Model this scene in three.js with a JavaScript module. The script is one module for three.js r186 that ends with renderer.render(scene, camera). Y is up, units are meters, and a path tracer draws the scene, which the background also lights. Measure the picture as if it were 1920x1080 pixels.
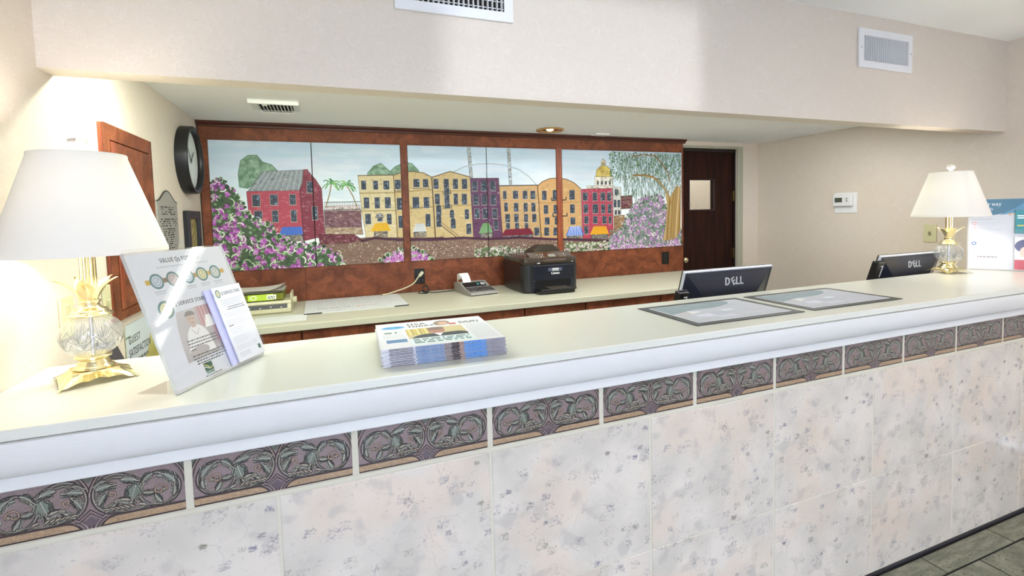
import * as THREE from 'three';
import { RoundedBoxGeometry } from 'three/addons/geometries/RoundedBoxGeometry.js';
import { mergeGeometries } from 'three/addons/utils/BufferGeometryUtils.js';
import { ImprovedNoise } from 'three/addons/math/ImprovedNoise.js';
import { RectAreaLightUniformsLib } from 'three/addons/lights/RectAreaLightUniformsLib.js';
import { TextGeometry } from 'three/addons/geometries/TextGeometry.js';
import { FontLoader } from 'three/addons/loaders/FontLoader.js';

// ------------------------------------------------------------------ camera, sky, lights, exposure
RectAreaLightUniformsLib.init();
const scene = new THREE.Scene();
const renderer = new THREE.WebGLRenderer({ antialias: true });
renderer.toneMapping = THREE.LinearToneMapping;
renderer.toneMappingExposure = 1.0;
renderer.shadowMap.enabled = true;
const camera = new THREE.PerspectiveCamera(61.63, 1920 / 1080, 0.02, 60);
camera.position.set(-0.380, 1.4375, 1.190);
camera.rotation.set(-0.0576, -0.3652, -0.0241, 'YXZ');
camera.setViewOffset(1920, 1080, 0, 87.25, 1920, 1080);          // a shifted lens
scene.add(camera);
scene.background = new THREE.Color(0.60, 0.74, 1.0).multiplyScalar(19);   // overcast daylight outside the lobby windows
function light(l, x, y, z) { l.position.set(x, y, z); l.castShadow = true; scene.add(l); return l; }
function area(color, power, w, h, x, y, z, tx, ty, tz) { const l = light(new THREE.RectAreaLight(color, power, w, h), x, y, z); l.lookAt(tx, ty, tz); return l; }
const LAMP = 0xfff8ee;
// low sun through the unseen transom, placed to brighten the soffit over the counter
const sun = light(new THREE.DirectionalLight(0xe4efff, 1.25), 0.565, 2.30, 22); sun.target.position.set(0.565, 2.06, -0.45); scene.add(sun.target);
sun.shadow.radius = 3; sun.shadow.mapSize.set(2048, 2048); Object.assign(sun.shadow.camera, { left: -3, right: 4, top: 2.5, bottom: -2.5, near: 1, far: 30 });

const XL = -1.069, XR = 3.364, ZB = -2.19, ZF = 3.6, YC = 2.368, YB = 2.025, CT = 1.071, RC = 0.916;

// ------------------------------------------------------------------ helpers
let seed = 7;
const rnd = () => { seed = (seed * 1664525 + 1013904223) >>> 0; return seed / 4294967296; };
const rr = (a, b) => a + (b - a) * rnd();
const used = {};
function numbered(n) { const k = used[n] = (used[n] ?? -1) + 1; return k ? n + '_' + String(k).padStart(3, '0') : n; }
function flat(g) { const f = g.index ? g.toNonIndexed() : g; for (const k of Object.keys(f.attributes)) if (!['position', 'normal', 'uv'].includes(k)) f.deleteAttribute(k); return f; }
const join = (list) => list.length === 1 ? list[0] : mergeGeometries(list.map(flat));
function obj(name, geos, m, parent = scene) {
  const o = new THREE.Mesh(join([].concat(geos)), m);
  o.name = parent === scene ? numbered(name) : name; o.castShadow = o.receiveShadow = true; parent.add(o);
  return o;
}
function part(name, geo, m, parent, n) { const o = obj(name, geo, m, parent); if (n) o.name = name + '_' + String(n).padStart(3, '0'); return o; }
function tag(o, label, category, group) { o.userData = { label, category }; if (group) o.userData.group = group; return o; }
function thing(name, label, category, pos = [0, 0, 0], turn = 0, group) {
  const o = new THREE.Group(); o.name = numbered(name); o.position.set(...pos); o.rotation.y = turn; scene.add(o);
  return tag(o, label, category, group);
}
function struct(name, geos, m) { const o = obj(name, geos, m); o.userData = { kind: 'structure' }; return o; }
function box(w, h, d, x = 0, y = 0, z = 0, r = 0, seg = 1) {
  const g = r ? new RoundedBoxGeometry(w, h, d, seg, r) : new THREE.BoxGeometry(w, h, d);
  return g.translate(x, y, z);
}
// a box given by its limits
const bx = (x0, x1, y0, y1, z0, z1, r = 0, seg = 1) => box(x1 - x0, y1 - y0, z1 - z0, (x0 + x1) / 2, (y0 + y1) / 2, (z0 + z1) / 2, r, seg);
function metres(g) {            // texture coordinates in metres, by the way each face looks
  const f = flat(g), p = f.attributes.position, n = f.attributes.normal, uv = f.attributes.uv;
  for (let i = 0; i < p.count; i++) {
    const ax = Math.abs(n.getX(i)), ay = Math.abs(n.getY(i)), az = Math.abs(n.getZ(i));
    if (ay > ax && ay > az) uv.setXY(i, p.getX(i), p.getZ(i));
    else if (ax > az) uv.setXY(i, p.getZ(i), p.getY(i));
    else uv.setXY(i, p.getX(i), p.getY(i));
  }
  return f;
}
const mb = (...a) => metres(bx(...a));
const lathe = (pts, seg = 40) => new THREE.LatheGeometry(pts.map(([r, y]) => new THREE.Vector2(r, y)), seg);
const cyl = (r, h, x, y, z, r2 = r, seg = 24) => new THREE.CylinderGeometry(r2, r, h, seg).translate(x, y, z);
function ext(pts, depth, bevel = 0) {
  const s = new THREE.Shape(pts.map(([a, b]) => new THREE.Vector2(a, b)));
  return new THREE.ExtrudeGeometry(s, { depth, bevelEnabled: bevel > 0, bevelSize: bevel, bevelThickness: bevel, bevelSegments: 2, curveSegments: 12 });
}
const tube = (pts, r, n = 40, closed = false) => new THREE.TubeGeometry(new THREE.CatmullRomCurve3(pts.map((p) => new THREE.Vector3(...p)), closed), n, r, 8, closed);
const mat = (color, roughness = 0.6, metalness = 0, more = {}) => new THREE.MeshPhysicalMaterial({ color, roughness, metalness, ...more });

// ------------------------------------------------------------------ computed textures
const noise = new ImprovedNoise();
function fbm(x, y, z, oct = 4) { let s = 0, a = 0.5; for (let i = 0; i < oct; i++) { s += a * noise.noise(x, y, z + i * 7.3); x *= 2.03; y *= 2.03; a *= 0.5; } return s; }
function canvas(w, h, draw) { const c = document.createElement('canvas'); c.width = w; c.height = h; const x = c.getContext('2d'); x.lineCap = 'round'; x.lineJoin = 'round'; draw(x, w, h); return c; }
function texture(c, size = 0, srgb = true, wrap = THREE.RepeatWrapping) {
  const t = new THREE.CanvasTexture(c); if (srgb) t.colorSpace = THREE.SRGBColorSpace;
  t.wrapS = t.wrapT = size ? wrap : THREE.ClampToEdgeWrapping; if (size) t.repeat.set(1 / size, 1 / size); t.anisotropy = 8;
  return t;
}
function pixels(w, h, f) {
  return canvas(w, h, (x) => { const im = x.createImageData(w, h), d = im.data; for (let j = 0, k = 0; j < h; j++) for (let i = 0; i < w; i++, k += 4) { const c = f(i / w, j / h); d[k] = c[0]; d[k + 1] = c[1]; d[k + 2] = c[2]; d[k + 3] = 255; } x.putImageData(im, 0, 0); });
}
const mixc = (a, b, t) => [0, 1, 2].map((i) => a[i] + (b[i] - a[i]) * Math.min(1, Math.max(0, t)));
const smooth = (a, b, x) => { const t = Math.min(1, Math.max(0, (x - a) / (b - a))); return t * t * (3 - 2 * t); };

// embossed scroll wallpaper
const paper = (dark) => canvas(1024, 1024, (x, w, h) => {
  x.fillStyle = dark ? '#777' : '#ddd1c2'; x.fillRect(0, 0, w, h);
  for (let i = 0; i < 9000; i++) { x.strokeStyle = dark ? `rgba(${rnd() < 0.5 ? '255,255,255' : '0,0,0'},.05)` : `rgba(${rnd() < 0.5 ? '255,250,240' : '150,135,115'},.10)`; x.lineWidth = 1.2; const a = rnd() * w, b = rnd() * h, l = rr(4, 26); x.beginPath(); x.moveTo(a, b); if (rnd() < 0.7) x.lineTo(a + l, b); else x.lineTo(a, b + l); x.stroke(); }
  for (let i = 0; i < 420; i++) {
    const cx = rnd() * w, cy = rnd() * h, r = rr(14, 46), a0 = rnd() * 6.28, turn = rnd() < 0.5 ? 1 : -1;
    for (const [ox, oy] of [[0, 0], [w, 0], [-w, 0], [0, h], [0, -h]]) {
      x.strokeStyle = dark ? 'rgba(255,255,255,.5)' : 'rgba(247,243,236,.13)'; x.lineWidth = rr(2.5, 6); x.beginPath();
      for (let t = 0; t <= 1; t += 0.08) { const q = r * (1 - 0.72 * t), a = a0 + turn * t * 4.6; x.lineTo(cx + ox + q * Math.cos(a), cy + oy + q * Math.sin(a)); }
      x.stroke();
    }
  }
});
seed = 11; const wallMap = paper(false); seed = 11; const wallBump = paper(true);
const wallMat = mat(0xffffff, 0.62, 0, { map: texture(wallMap, 0.62), bumpMap: texture(wallBump, 0.62, false), bumpScale: 0.0004 });
// brown laminate with a burl figure
const burl = (bright) => texture(pixels(512, 512, (u, v) => {
  const q = fbm(u * 5, v * 5, 1), f = fbm(u * 7 + q * 3, v * 7 - q * 2, 4, 5), g = Math.abs(fbm(u * 16 + f * 4, v * 16, 9, 3));
  let c = mixc([94, 48, 28], [142, 80, 50], 0.5 + f * 1.3); c = mixc(c, [62, 32, 22], smooth(0.05, 0.0, g) * 0.35); c = mixc(c, [168, 100, 66], smooth(0.18, 0.4, fbm(u * 30, v * 30, 3, 2)) * 0.3);
  return c.map((k) => k * bright);
}), 0.75, true, THREE.MirroredRepeatWrapping);
const burlMat = mat(0xffffff, 0.5, 0, { specularIntensity: 0.6, map: burl(0.98) });
const burlDark = mat(0xffffff, 0.5, 0, { specularIntensity: 0.6, map: burl(0.80) });
const cherry = mat(0xffffff, 0.36, 0, { map: texture(pixels(256, 512, (u, v) => { const f = fbm(u * 22, v * 2.4, 2, 4); return mixc([112, 50, 28], [164, 84, 50], 0.5 + f * 1.4); }), 0.5, true, THREE.MirroredRepeatWrapping) });
const doorWood = mat(0xffffff, 0.7, 0, { specularIntensity: 0.35, map: texture(pixels(256, 512, (u, v) => { const f = fbm(u * 26, v * 2, 5, 4); return mixc([30, 12, 7], [50, 22, 14], 0.5 + f * 1.4); }), 0.8, true, THREE.MirroredRepeatWrapping) });
const plaster = mat(0xf3f4f2, 0.9, 0, { bumpMap: texture(pixels(512, 512, (u, v) => { const f = 128 + 110 * fbm(u * 40, v * 40, 1, 3); return [f, f, f]; }), 0.5, false, THREE.MirroredRepeatWrapping), bumpScale: 0.0012 });
const slabMat = mat(0xd5d6cb, 0.26, 0, { clearcoat: 0.25, clearcoatRoughness: 0.2 });
const mouldMat = mat(0xd9d9d6, 0.3, 0);
const rearTop = mat(0xc8c7b4, 0.34, 0);
const grout = mat(0xc9c4b2, 0.9);
const white = mat(0xe9e9ea, 0.45), black = mat(0x0d0d0f, 0.38), charcoal = mat(0x23252b, 0.42), almond = mat(0xd5d0a8, 0.45), chrome = mat(0xcfd0d2, 0.25, 0.9);
const brass = mat(0xf3e6b8, 0.18, 1), brassSoft = mat(0xefe4bc, 0.28, 1);
const glass = mat(0xffffff, 0.02, 0, { transmission: 1, thickness: 0.004, ior: 1.5 });
const acrylic = mat(0xffffff, 0.03, 0, { transmission: 1, thickness: 0, ior: 1.49 });
// stone-look wall tile, four printings
const stoneMap = (k) => { const base = pixels(384, 384, (u, v) => {
  const lo = fbm(u * 3 + k * 9, v * 3, k), pink = smooth(-0.05, 0.36, fbm(u * 2.2 + k * 5, v * 2.2, 20 + k));
  let c = mixc([196, 193, 186], [214, 210, 203], 0.5 + lo * 2); c = mixc(c, [213, 196, 180], pink * 0.5);
  c = mixc(c, [172, 169, 166], smooth(0.08, 0.36, fbm(u * 8, v * 8, 40 + k, 4)) * 0.45);
  return mixc(c, [150, 147, 148], smooth(0.2, 0.5, fbm(u * 60, v * 60, 60 + k, 2)) * 0.4);
}); seed = 900 + k; const x = base.getContext('2d'); x.lineCap = 'round';
  for (let i = 0; i < 74; i++) { const cx = rnd() * 384, cy = rnd() * 384, dir = rr(-1.2, 0.4), n = rr(8, 60), sp = rr(3, 13); for (let j = 0; j < n; j++) { const a = dir + rr(-0.7, 0.7), l = rr(1, 5), px = cx + rr(-sp, sp) * 1.3, py = cy + rr(-sp, sp); x.strokeStyle = `rgba(${98 + i % 30},${96 + i % 30},${104 + i % 24},${rr(0.10, 0.30)})`; x.lineWidth = rr(0.7, 2.4); x.beginPath(); x.moveTo(px, py); x.lineTo(px + l * Math.cos(a), py + l * Math.sin(a)); x.stroke(); } }
  for (let i = 0; i < 16; i++) { x.strokeStyle = 'rgba(120,116,116,.28)'; x.lineWidth = 0.8; let px = rnd() * 384, py = rnd() * 384, a = rnd() * 6.3; x.beginPath(); x.moveTo(px, py); for (let j = 0; j < 12; j++) { a += rr(-0.6, 0.6); px += 6 * Math.cos(a); py += 6 * Math.sin(a); x.lineTo(px, py); } x.stroke(); }
  return texture(base); };
const stone = [1, 2, 3, 4].map((k) => mat(0xfffaf4, 0.2, 0, { map: stoneMap(k) }));
const slate = [1, 2, 3].map((k) => mat(0xffffff, 0.28, 0, { map: texture(pixels(256, 256, (u, v) => { const f = fbm(u * 4, v * 4, k * 3), g = fbm(u * 20, v * 26, k * 5 + 2, 3); return mixc(mixc([100, 102, 86], [142, 142, 122], 0.5 + f * 1.6), [48, 50, 44], smooth(0.1, 0.34, g) * 0.7); })) }));

// acanthus border tile: the same drawing once in colour and once as height
function borderDraw(high) {
  return canvas(1024, 384, (x, w, h) => {
    const C = (c, g) => high ? `rgb(${g},${g},${g})` : c;
    seed = 23;
    x.fillStyle = C('#85787d', 95); x.fillRect(0, 0, w, h);
    for (let i = 0; i < 5200; i++) { x.fillStyle = high ? `rgba(${rnd() < 0.5 ? 255 : 0},${120},${120},.08)` : ['rgba(150,138,136,.4)', 'rgba(78,66,76,.45)', 'rgba(176,160,150,.35)', 'rgba(112,90,108,.3)'][i & 3]; x.fillRect(rnd() * w, rnd() * h, rr(2, 9), rr(1, 5)); }
    const line = (pts, lw, c, g) => { x.strokeStyle = C(c, g); x.lineWidth = lw; x.beginPath(); pts.forEach(([a, b], i) => i ? x.lineTo(a, b) : x.moveTo(a, b)); x.stroke(); };
    const arc = (cx, cy, r, a, b, lw, c, g, sq = 1) => { const p = []; for (let i = 0; i <= 40; i++) { const t = a + (b - a) * i / 40; p.push([cx + r * Math.cos(t), cy + r * sq * Math.sin(t)]); } line(p, lw, c, g); };
    function leaf(px, py, a, len, wid, bend, c) {         // a curled pointed leaf with a light midrib, highlight painted along one edge
      const up = [], dn = [], mid = [];
      for (let i = 0; i <= 14; i++) { const t = i / 14, q = a + bend * t, bxx = px + len * t * Math.cos(a + bend * t * 0.5), byy = py + len * t * Math.sin(a + bend * t * 0.5), ww = wid * Math.sin(Math.PI * Math.pow(t, 0.75)) * (1 + 0.22 * Math.sin(t * 22)); up.push([bxx - ww * Math.sin(q), byy + ww * Math.cos(q)]); dn.unshift([bxx + ww * Math.sin(q), byy - ww * Math.cos(q)]); mid.push([bxx, byy]); }
      x.beginPath(); [...up, ...dn].forEach(([e, f], i) => i ? x.lineTo(e, f) : x.moveTo(e, f)); x.closePath();
      x.fillStyle = C(c, 190); x.fill(); x.strokeStyle = C('#33363d', 40); x.lineWidth = 4; x.stroke();
      line(mid.slice(1), 4.5, '#d3d0c2', 250); line(up.slice(2, 12).map(([e, f]) => [e + 3, f + 3]), 3, '#c2c5ba', 225);
    }
    function acanthus(px, py, a, len, bend, c) {          // a lobed leaf: paired pointed lobes along a curved rib
      for (let i = 1; i <= 5; i++) for (const k of [-1, 1]) { const t = i / 5.6, q = a + bend * t; leaf(px + len * t * 0.86 * Math.cos(a + bend * t * 0.5), py + len * t * 0.86 * Math.sin(a + bend * t * 0.5), q + k * (0.95 - t * 0.45), len * (0.52 - 0.18 * t), len * 0.12, -k * 0.6, c); }
      leaf(px, py, a, len, len * 0.17, bend, c);
    }
    for (const side of [0, 1]) {
      x.save(); if (side) { x.translate(w, 0); x.scale(-1, 1); }
      const G = ['#55645f', '#626f6d', '#4a5855', '#6e7975'];
      // corner panels and pointed arch mouldings
      x.fillStyle = C('#55645c', 110); x.beginPath(); x.moveTo(0, 0); x.lineTo(96, 0); x.quadraticCurveTo(30, 50, 0, 130); x.fill(); x.beginPath(); x.moveTo(430, 0); x.lineTo(512, 92); x.lineTo(512, 0); x.fill();
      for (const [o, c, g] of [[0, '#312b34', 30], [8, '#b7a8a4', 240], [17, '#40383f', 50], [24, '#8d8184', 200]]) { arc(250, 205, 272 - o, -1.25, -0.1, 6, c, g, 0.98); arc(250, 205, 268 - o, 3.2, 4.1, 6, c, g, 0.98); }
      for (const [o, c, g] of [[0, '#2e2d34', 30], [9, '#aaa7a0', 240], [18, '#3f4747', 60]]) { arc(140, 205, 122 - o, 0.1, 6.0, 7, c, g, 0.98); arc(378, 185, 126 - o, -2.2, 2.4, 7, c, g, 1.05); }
      // scroll stems
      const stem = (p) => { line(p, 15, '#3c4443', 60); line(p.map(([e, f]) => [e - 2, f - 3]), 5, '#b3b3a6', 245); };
      stem([[60, 262], [88, 300], [140, 312], [196, 300], [262, 316], [330, 318], [410, 296], [452, 250]]); stem([[452, 250], [470, 190], [448, 120], [390, 84], [330, 96]]);
      acanthus(262, 128, 1.35, 175, -0.25, '#6b7b74'); acanthus(352, 104, 3.2, 110, -0.7, '#788681'); acanthus(420, 96, -0.1, 70, 0.9, '#6e7d77');
      acanthus(52, 190, 5.0, 120, 1.0, '#748380'); acanthus(128, 300, 5.6, 84, -0.8, '#7a8782'); acanthus(236, 210, 2.6, 80, 0.9, '#6b7b74'); acanthus(486, 150, 3.6, 110, -0.6, '#71807a'); acanthus(168, 98, 0.3, 92, 0.8, '#697873'); acanthus(66, 270, 4.3, 80, 0.6, '#808b86');
      acanthus(470, 250, 4.4, 96, -0.5, '#76847f'); acanthus(440, 300, 3.6, 92, 0.5, '#828e88'); acanthus(330, 306, 3.9, 78, 0.5, '#8b928a'); acanthus(300, 250, 5.7, 70, 0.6, '#98958a');
      for (let i = 0; i < 6; i++) leaf(280 + i * 26, 300 - i * 3, -0.9 + i * 0.1, 44, 9, 0.5, '#a08c78');
      leaf(214, 300, -0.6, 60, 12, 0.6, '#8d8a80'); leaf(100, 200, 1.0, 58, 12, -1.2, '#8b857b');
      const sp = (cx, cy, r, s) => { const p = []; for (let t = 0; t <= 1; t += 0.04) p.push([cx + r * (1 - t * 0.85) * Math.cos(s + t * 7), cy + r * (1 - t * 0.85) * Math.sin(s + t * 7)]); line(p, 13, '#4c4348', 70); line(p, 7, '#bfa592', 250); };
      sp(140, 214, 42, 3.0); sp(398, 190, 26, 1.2);
      // tan rope moulding along the foot, turning up beside the diamond
      x.fillStyle = C('#342e36', 25); x.beginPath(); x.moveTo(0, 316); x.lineTo(380, 316); x.quadraticCurveTo(440, 322, 482, 384); x.lineTo(0, 384); x.fill();
      x.fillStyle = C('#b0977a', 220); x.beginPath(); x.moveTo(0, 330); x.lineTo(376, 330); x.quadraticCurveTo(424, 334, 446, 364); x.lineTo(452, 372); x.lineTo(0, 372); x.fill();
      for (let i = 0; i < 240; i++) { x.fillStyle = high ? 'rgba(90,90,90,.2)' : ['rgba(214,188,150,.6)', 'rgba(120,92,76,.5)'][i & 1]; x.fillRect(rnd() * 400, 332 + rnd() * 36, rr(3, 14), rr(1.5, 4)); }
      line([[0, 377], [450, 377]], 5, '#2c262c', 15);
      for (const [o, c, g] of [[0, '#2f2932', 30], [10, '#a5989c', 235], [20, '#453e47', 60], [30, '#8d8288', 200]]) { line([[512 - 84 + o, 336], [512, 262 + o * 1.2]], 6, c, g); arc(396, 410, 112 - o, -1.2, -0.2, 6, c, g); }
      x.restore();
    }
    x.fillStyle = C('#5a5360', 120); x.beginPath(); x.moveTo(512, 304); x.lineTo(552, 340); x.lineTo(512, 376); x.lineTo(472, 340); x.fill();
    if (!high) { x.fillStyle = 'rgba(118,92,62,.16)'; x.fillRect(0, 0, w, h); for (let i = 0; i < 700; i++) { x.fillStyle = ['rgba(214,206,196,.5)', 'rgba(40,36,44,.4)'][i & 1]; x.fillRect(rnd() * w, rnd() * 320, rr(2, 7), rr(1, 3)); } }
  });
}
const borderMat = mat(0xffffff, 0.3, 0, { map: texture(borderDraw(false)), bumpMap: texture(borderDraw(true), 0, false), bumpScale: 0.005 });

// small drawing tools for printed matter
const squiggle = (x, a, b, w, h, c) => { x.fillStyle = c; let k = 0; while (k < w) { const l = rr(h * 0.7, h * 3); x.fillRect(a + k, b, Math.min(l, w - k), h); k += l + h * 0.6; } };
const say = (x, s, a, b, px, c, style = 'bold', font = 'sans-serif', align = 'left', maxw) => { x.fillStyle = c; x.font = `${style} ${px}px ${font}`; x.textAlign = align; x.textBaseline = 'alphabetic'; x.fillText(s, a, b, maxw); };
const print = (c, rough = 0.5, more = {}) => mat(0xffffff, rough, 0, { map: texture(c), ...more });
// ------------------------------------------------------------------ the room
struct('wall_left', mb(XL - 0.12, XL, 0, 2.5, ZB - 0.12, ZF + 0.12), wallMat);
struct('wall_right', mb(XR, XR + 0.12, 0, 2.5, ZB - 0.12, ZF + 0.12), wallMat);
const DX0 = 2.36, DX1 = 3.106, DH = 1.968;               // doorway in the back wall
struct('wall_back', [mb(XL, DX0, 0, 2.2, ZB - 0.12, ZB), mb(DX1, XR, 0, 2.2, ZB - 0.12, ZB), mb(DX0, DX1, DH, 2.2, ZB - 0.12, ZB)], wallMat);
const WX0 = -0.95, WX1 = 0.95, WY0 = 0.45, WY1 = 1.80, TX0 = 0.02, TX1 = 1.11, TY0 = 1.872, TY1 = 2.31;   // unseen lobby window and transom, sized to light the tiles and soffit
struct('wall_front', [mb(XL, WX0, 0, 2.5, ZF, ZF + 0.12), mb(WX0, WX1, 0, WY0, ZF, ZF + 0.12), mb(WX0, WX1, WY1, TY0, ZF, ZF + 0.12), mb(WX1, XR, 0, TY0, ZF, ZF + 0.12), mb(WX0, TX0, TY0, TY1, ZF, ZF + 0.12), mb(TX1, XR, TY0, TY1, ZF, ZF + 0.12), mb(WX0, XR, TY1, 2.5, ZF, ZF + 0.12)], wallMat);
for (const [n, a, b, c, d] of [[1, WX0, WX1, WY0, WY1], [2, TX0, TX1, TY0, TY1]]) {
  struct('window_unseen_' + n, bx(a, b, c, d, ZF + 0.055, ZF + 0.061), acrylic);
  struct('trim_' + n, [bx(a - 0.03, a, c - 0.03, d + 0.03, ZF - 0.015, ZF), bx(b, b + 0.03, c - 0.03, d + 0.03, ZF - 0.015, ZF), bx(a, b, d, d + 0.03, ZF - 0.015, ZF), bx(a, b, c - 0.03, c, ZF - 0.015, ZF)], white);
}
// added wall outside, out of view, blocks the low sun below the transom
struct('wall_added_blocker', bx(-3, 5, -0.12, 1.875, 7.0, 7.15), mat(0xd9dbe0, 0.9));
struct('ground_outside', bx(-6, 8, -0.14, -0.12, ZF + 0.12, 14), mat(0xa9abb0, 0.9));
struct('ceiling', mb(XL, XR, YC, YC + 0.12, -0.5, ZF), plaster);
struct('ceiling_back', mb(XL, XR, YB, YB + 0.12, ZB, -0.525), plaster);
struct('wall_soffit', mb(XL, XR, 1.848, 2.45, -0.532, -0.448), wallMat);
// floor: slate tiles laid one by one in the lobby, dull sheet flooring behind the counter
const floor = struct('floor', mb(XL, XR, -0.12, -0.004, -0.10, ZF), mat(0x17181a, 0.9));
struct('floor_back', mb(XL, XR, -0.12, 0, ZB, -0.10), mat(0xb0a89a, 0.8));
{
  let n = 0;
  const cut = new RoundedBoxGeometry(0.452, 0.012, 0.090, 1, 0.002), full = new RoundedBoxGeometry(0.297, 0.012, 0.297, 1, 0.002);
  for (let k = -6; k <= 3; k++) { const c = 2.05 + k * 0.458; if (c > XL + 0.2 && c < XR - 0.15) { const o = part('tile', cut, slate[(k + 12) % 3], floor, n++); o.position.set(c, -0.0062, 0.056); } }
  for (let j = 0; j < 11; j++) for (let i = 0; i < 14; i++) { const c = -0.96 + i * 0.305 + 0.083; if (c + 0.15 > XR) continue; const o = part('tile', full, slate[(i * 2 + j * 5 + (i * j) % 3) % 3], floor, n++); o.position.set(c, -0.0062 + rr(-0.0006, 0), 0.107 + 0.15 + j * 0.305); o.rotation.y = ((i + j * 3) % 4) * Math.PI / 2; }
}

// ------------------------------------------------------------------ front counter
const bar = thing('reception_counter', 'long reception counter faced with pale stone tiles under an acanthus relief border', 'counter', [XL, 0, 0]);
const gx = (x) => x - XL;                                   // along the counter from the left wall
obj('counter_core', bx(0.001, XR - XL - 0.001, 0, 1.0465, -0.13, -0.0016), grout, bar);
{
  let n = 0, q = 0;
  for (let k = -3; k < 7; k++) for (const [y0, y1] of [[0.014, 0.3922], [0.3938, 0.8065]]) {
    const a = Math.max(XL + 0.002, k * 0.51 + 0.0032), b = Math.min(XR - 0.002, (k + 1) * 0.51 - 0.0032); if (b < a) continue;
    const g = bx(0, b - a, 0, y1 - y0, -0.009, 0, 0.0025, 2), p = g.attributes.position, uv = g.attributes.uv, f = (n * 7) % 4;
    for (let i = 0; i < p.count; i++) { const u = p.getX(i) / 0.51, v = p.getY(i) / 0.51; uv.setXY(i, f & 1 ? 1 - u : u, f & 2 ? 1 - v : v); }
    const o = part('tile', g, stone[(k * 2 + 6 + (y0 > 0.2 ? 0 : 1)) % 4], bar, n++); o.position.set(gx(a), y0, 0);
  }
  for (let k = -4; k < 10; k++) {
    const c0 = k * 0.34, a = Math.max(XL + 0.002, c0 + 0.0075), b = Math.min(XR - 0.002, c0 + 0.34 - 0.0075); if (b < a + 0.02) continue;
    const g = bx(0, b - a, 0, 0.124, -0.009, 0.001, 0.002, 2), p = g.attributes.position, uv = g.attributes.uv;
    for (let i = 0; i < p.count; i++) uv.setXY(i, (p.getX(i) + a - c0 - 0.0075) / 0.325, (p.getY(i) + 0.0) / 0.124);
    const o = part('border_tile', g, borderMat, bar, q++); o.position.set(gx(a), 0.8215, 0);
  }
  obj('grout_ledge', bx(0.001, XR - XL - 0.001, 0.8085, 0.819, -0.008, 0.0005, 0.002, 2), grout, bar);
  obj('base_strip', bx(0.001, XR - XL - 0.001, 0, 0.011, -0.008, 0.006, 0.002, 2), mat(0x23232c, 0.5), bar);
  // bullnose moulding under the top: flat fascia, then a swelling round
  const s = [[-0.007, 0.936], [0.020, 0.936], [0.0215, 0.938], [0.0215, 0.962], [0.024, 0.9645]];
  for (let i = 0; i <= 14; i++) { const t = i / 14 * Math.PI / 2; s.push([0.028 + 0.040 * Math.pow(Math.sin(t), 0.9), 1.0440 - 0.077 * Math.cos(t)]); }
  s.push([0.064, 1.0462], [-0.007, 1.0462]);
  const g = ext(s, XR - XL - 0.002); g.rotateY(-Math.PI / 2); g.scale(1, 1, 1); g.translate(XR - XL - 0.001, 0, 0);
  obj('moulding', g, mouldMat, bar);
}
const top = obj('countertop', bx(XL + 0.001, XR - 0.001, 1.0485, CT, -0.388, 0.071, 0.004, 3), slabMat);
tag(top, 'long glossy white countertop running across the front of the reception desk', 'countertop');
// work desk behind it, hidden from the lobby
tag(obj('desk', [bx(XL + 0.002, XR - 0.002, 0.73, 0.76, -1.0, -0.131, 0.003), bx(XL + 0.002, XL + 0.03, 0, 0.73, -0.98, -0.132), bx(1.6, 1.63, 0, 0.73, -0.98, -0.132), bx(XR - 0.03, XR - 0.002, 0, 0.73, -0.98, -0.132)], rearTop), 'low work desk behind the reception counter carrying the monitors', 'desk');

// ------------------------------------------------------------------ rear counter
{
  const t = obj('rear_countertop', bx(XL + 0.001, 2.456, 0.882, RC, -2.128, -1.400, 0.003, 2), rearTop);
  tag(t, 'cream laminate countertop along the mural wall with a printer on it', 'countertop');
  const c = thing('base_cabinet', 'brown burl laminate base cabinet with drawer fronts under the rear countertop', 'cabinet', [XL, 0, -2.125]);
  obj('carcass', metres(bx(0.002, 3.52, 0, 0.8815, 0, 0.691)), burlDark, c);
  const e = [-1.06, -0.52, -0.12, 0.28, 0.685, 1.093, 1.657, 2.06, 2.45];
  for (let i = 0; i < 8; i++) { part('drawer_front', metres(bx(e[i] - XL + 0.004, e[i + 1] - XL - 0.004, 0.64, 0.878, 0.692, 0.712, 0.002)), burlMat, c, i); part('door', metres(bx(e[i] - XL + 0.0025, e[i + 1] - XL - 0.0025, 0.08, 0.634, 0.692, 0.712, 0.002)), burlMat, c, i); }
}
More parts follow.
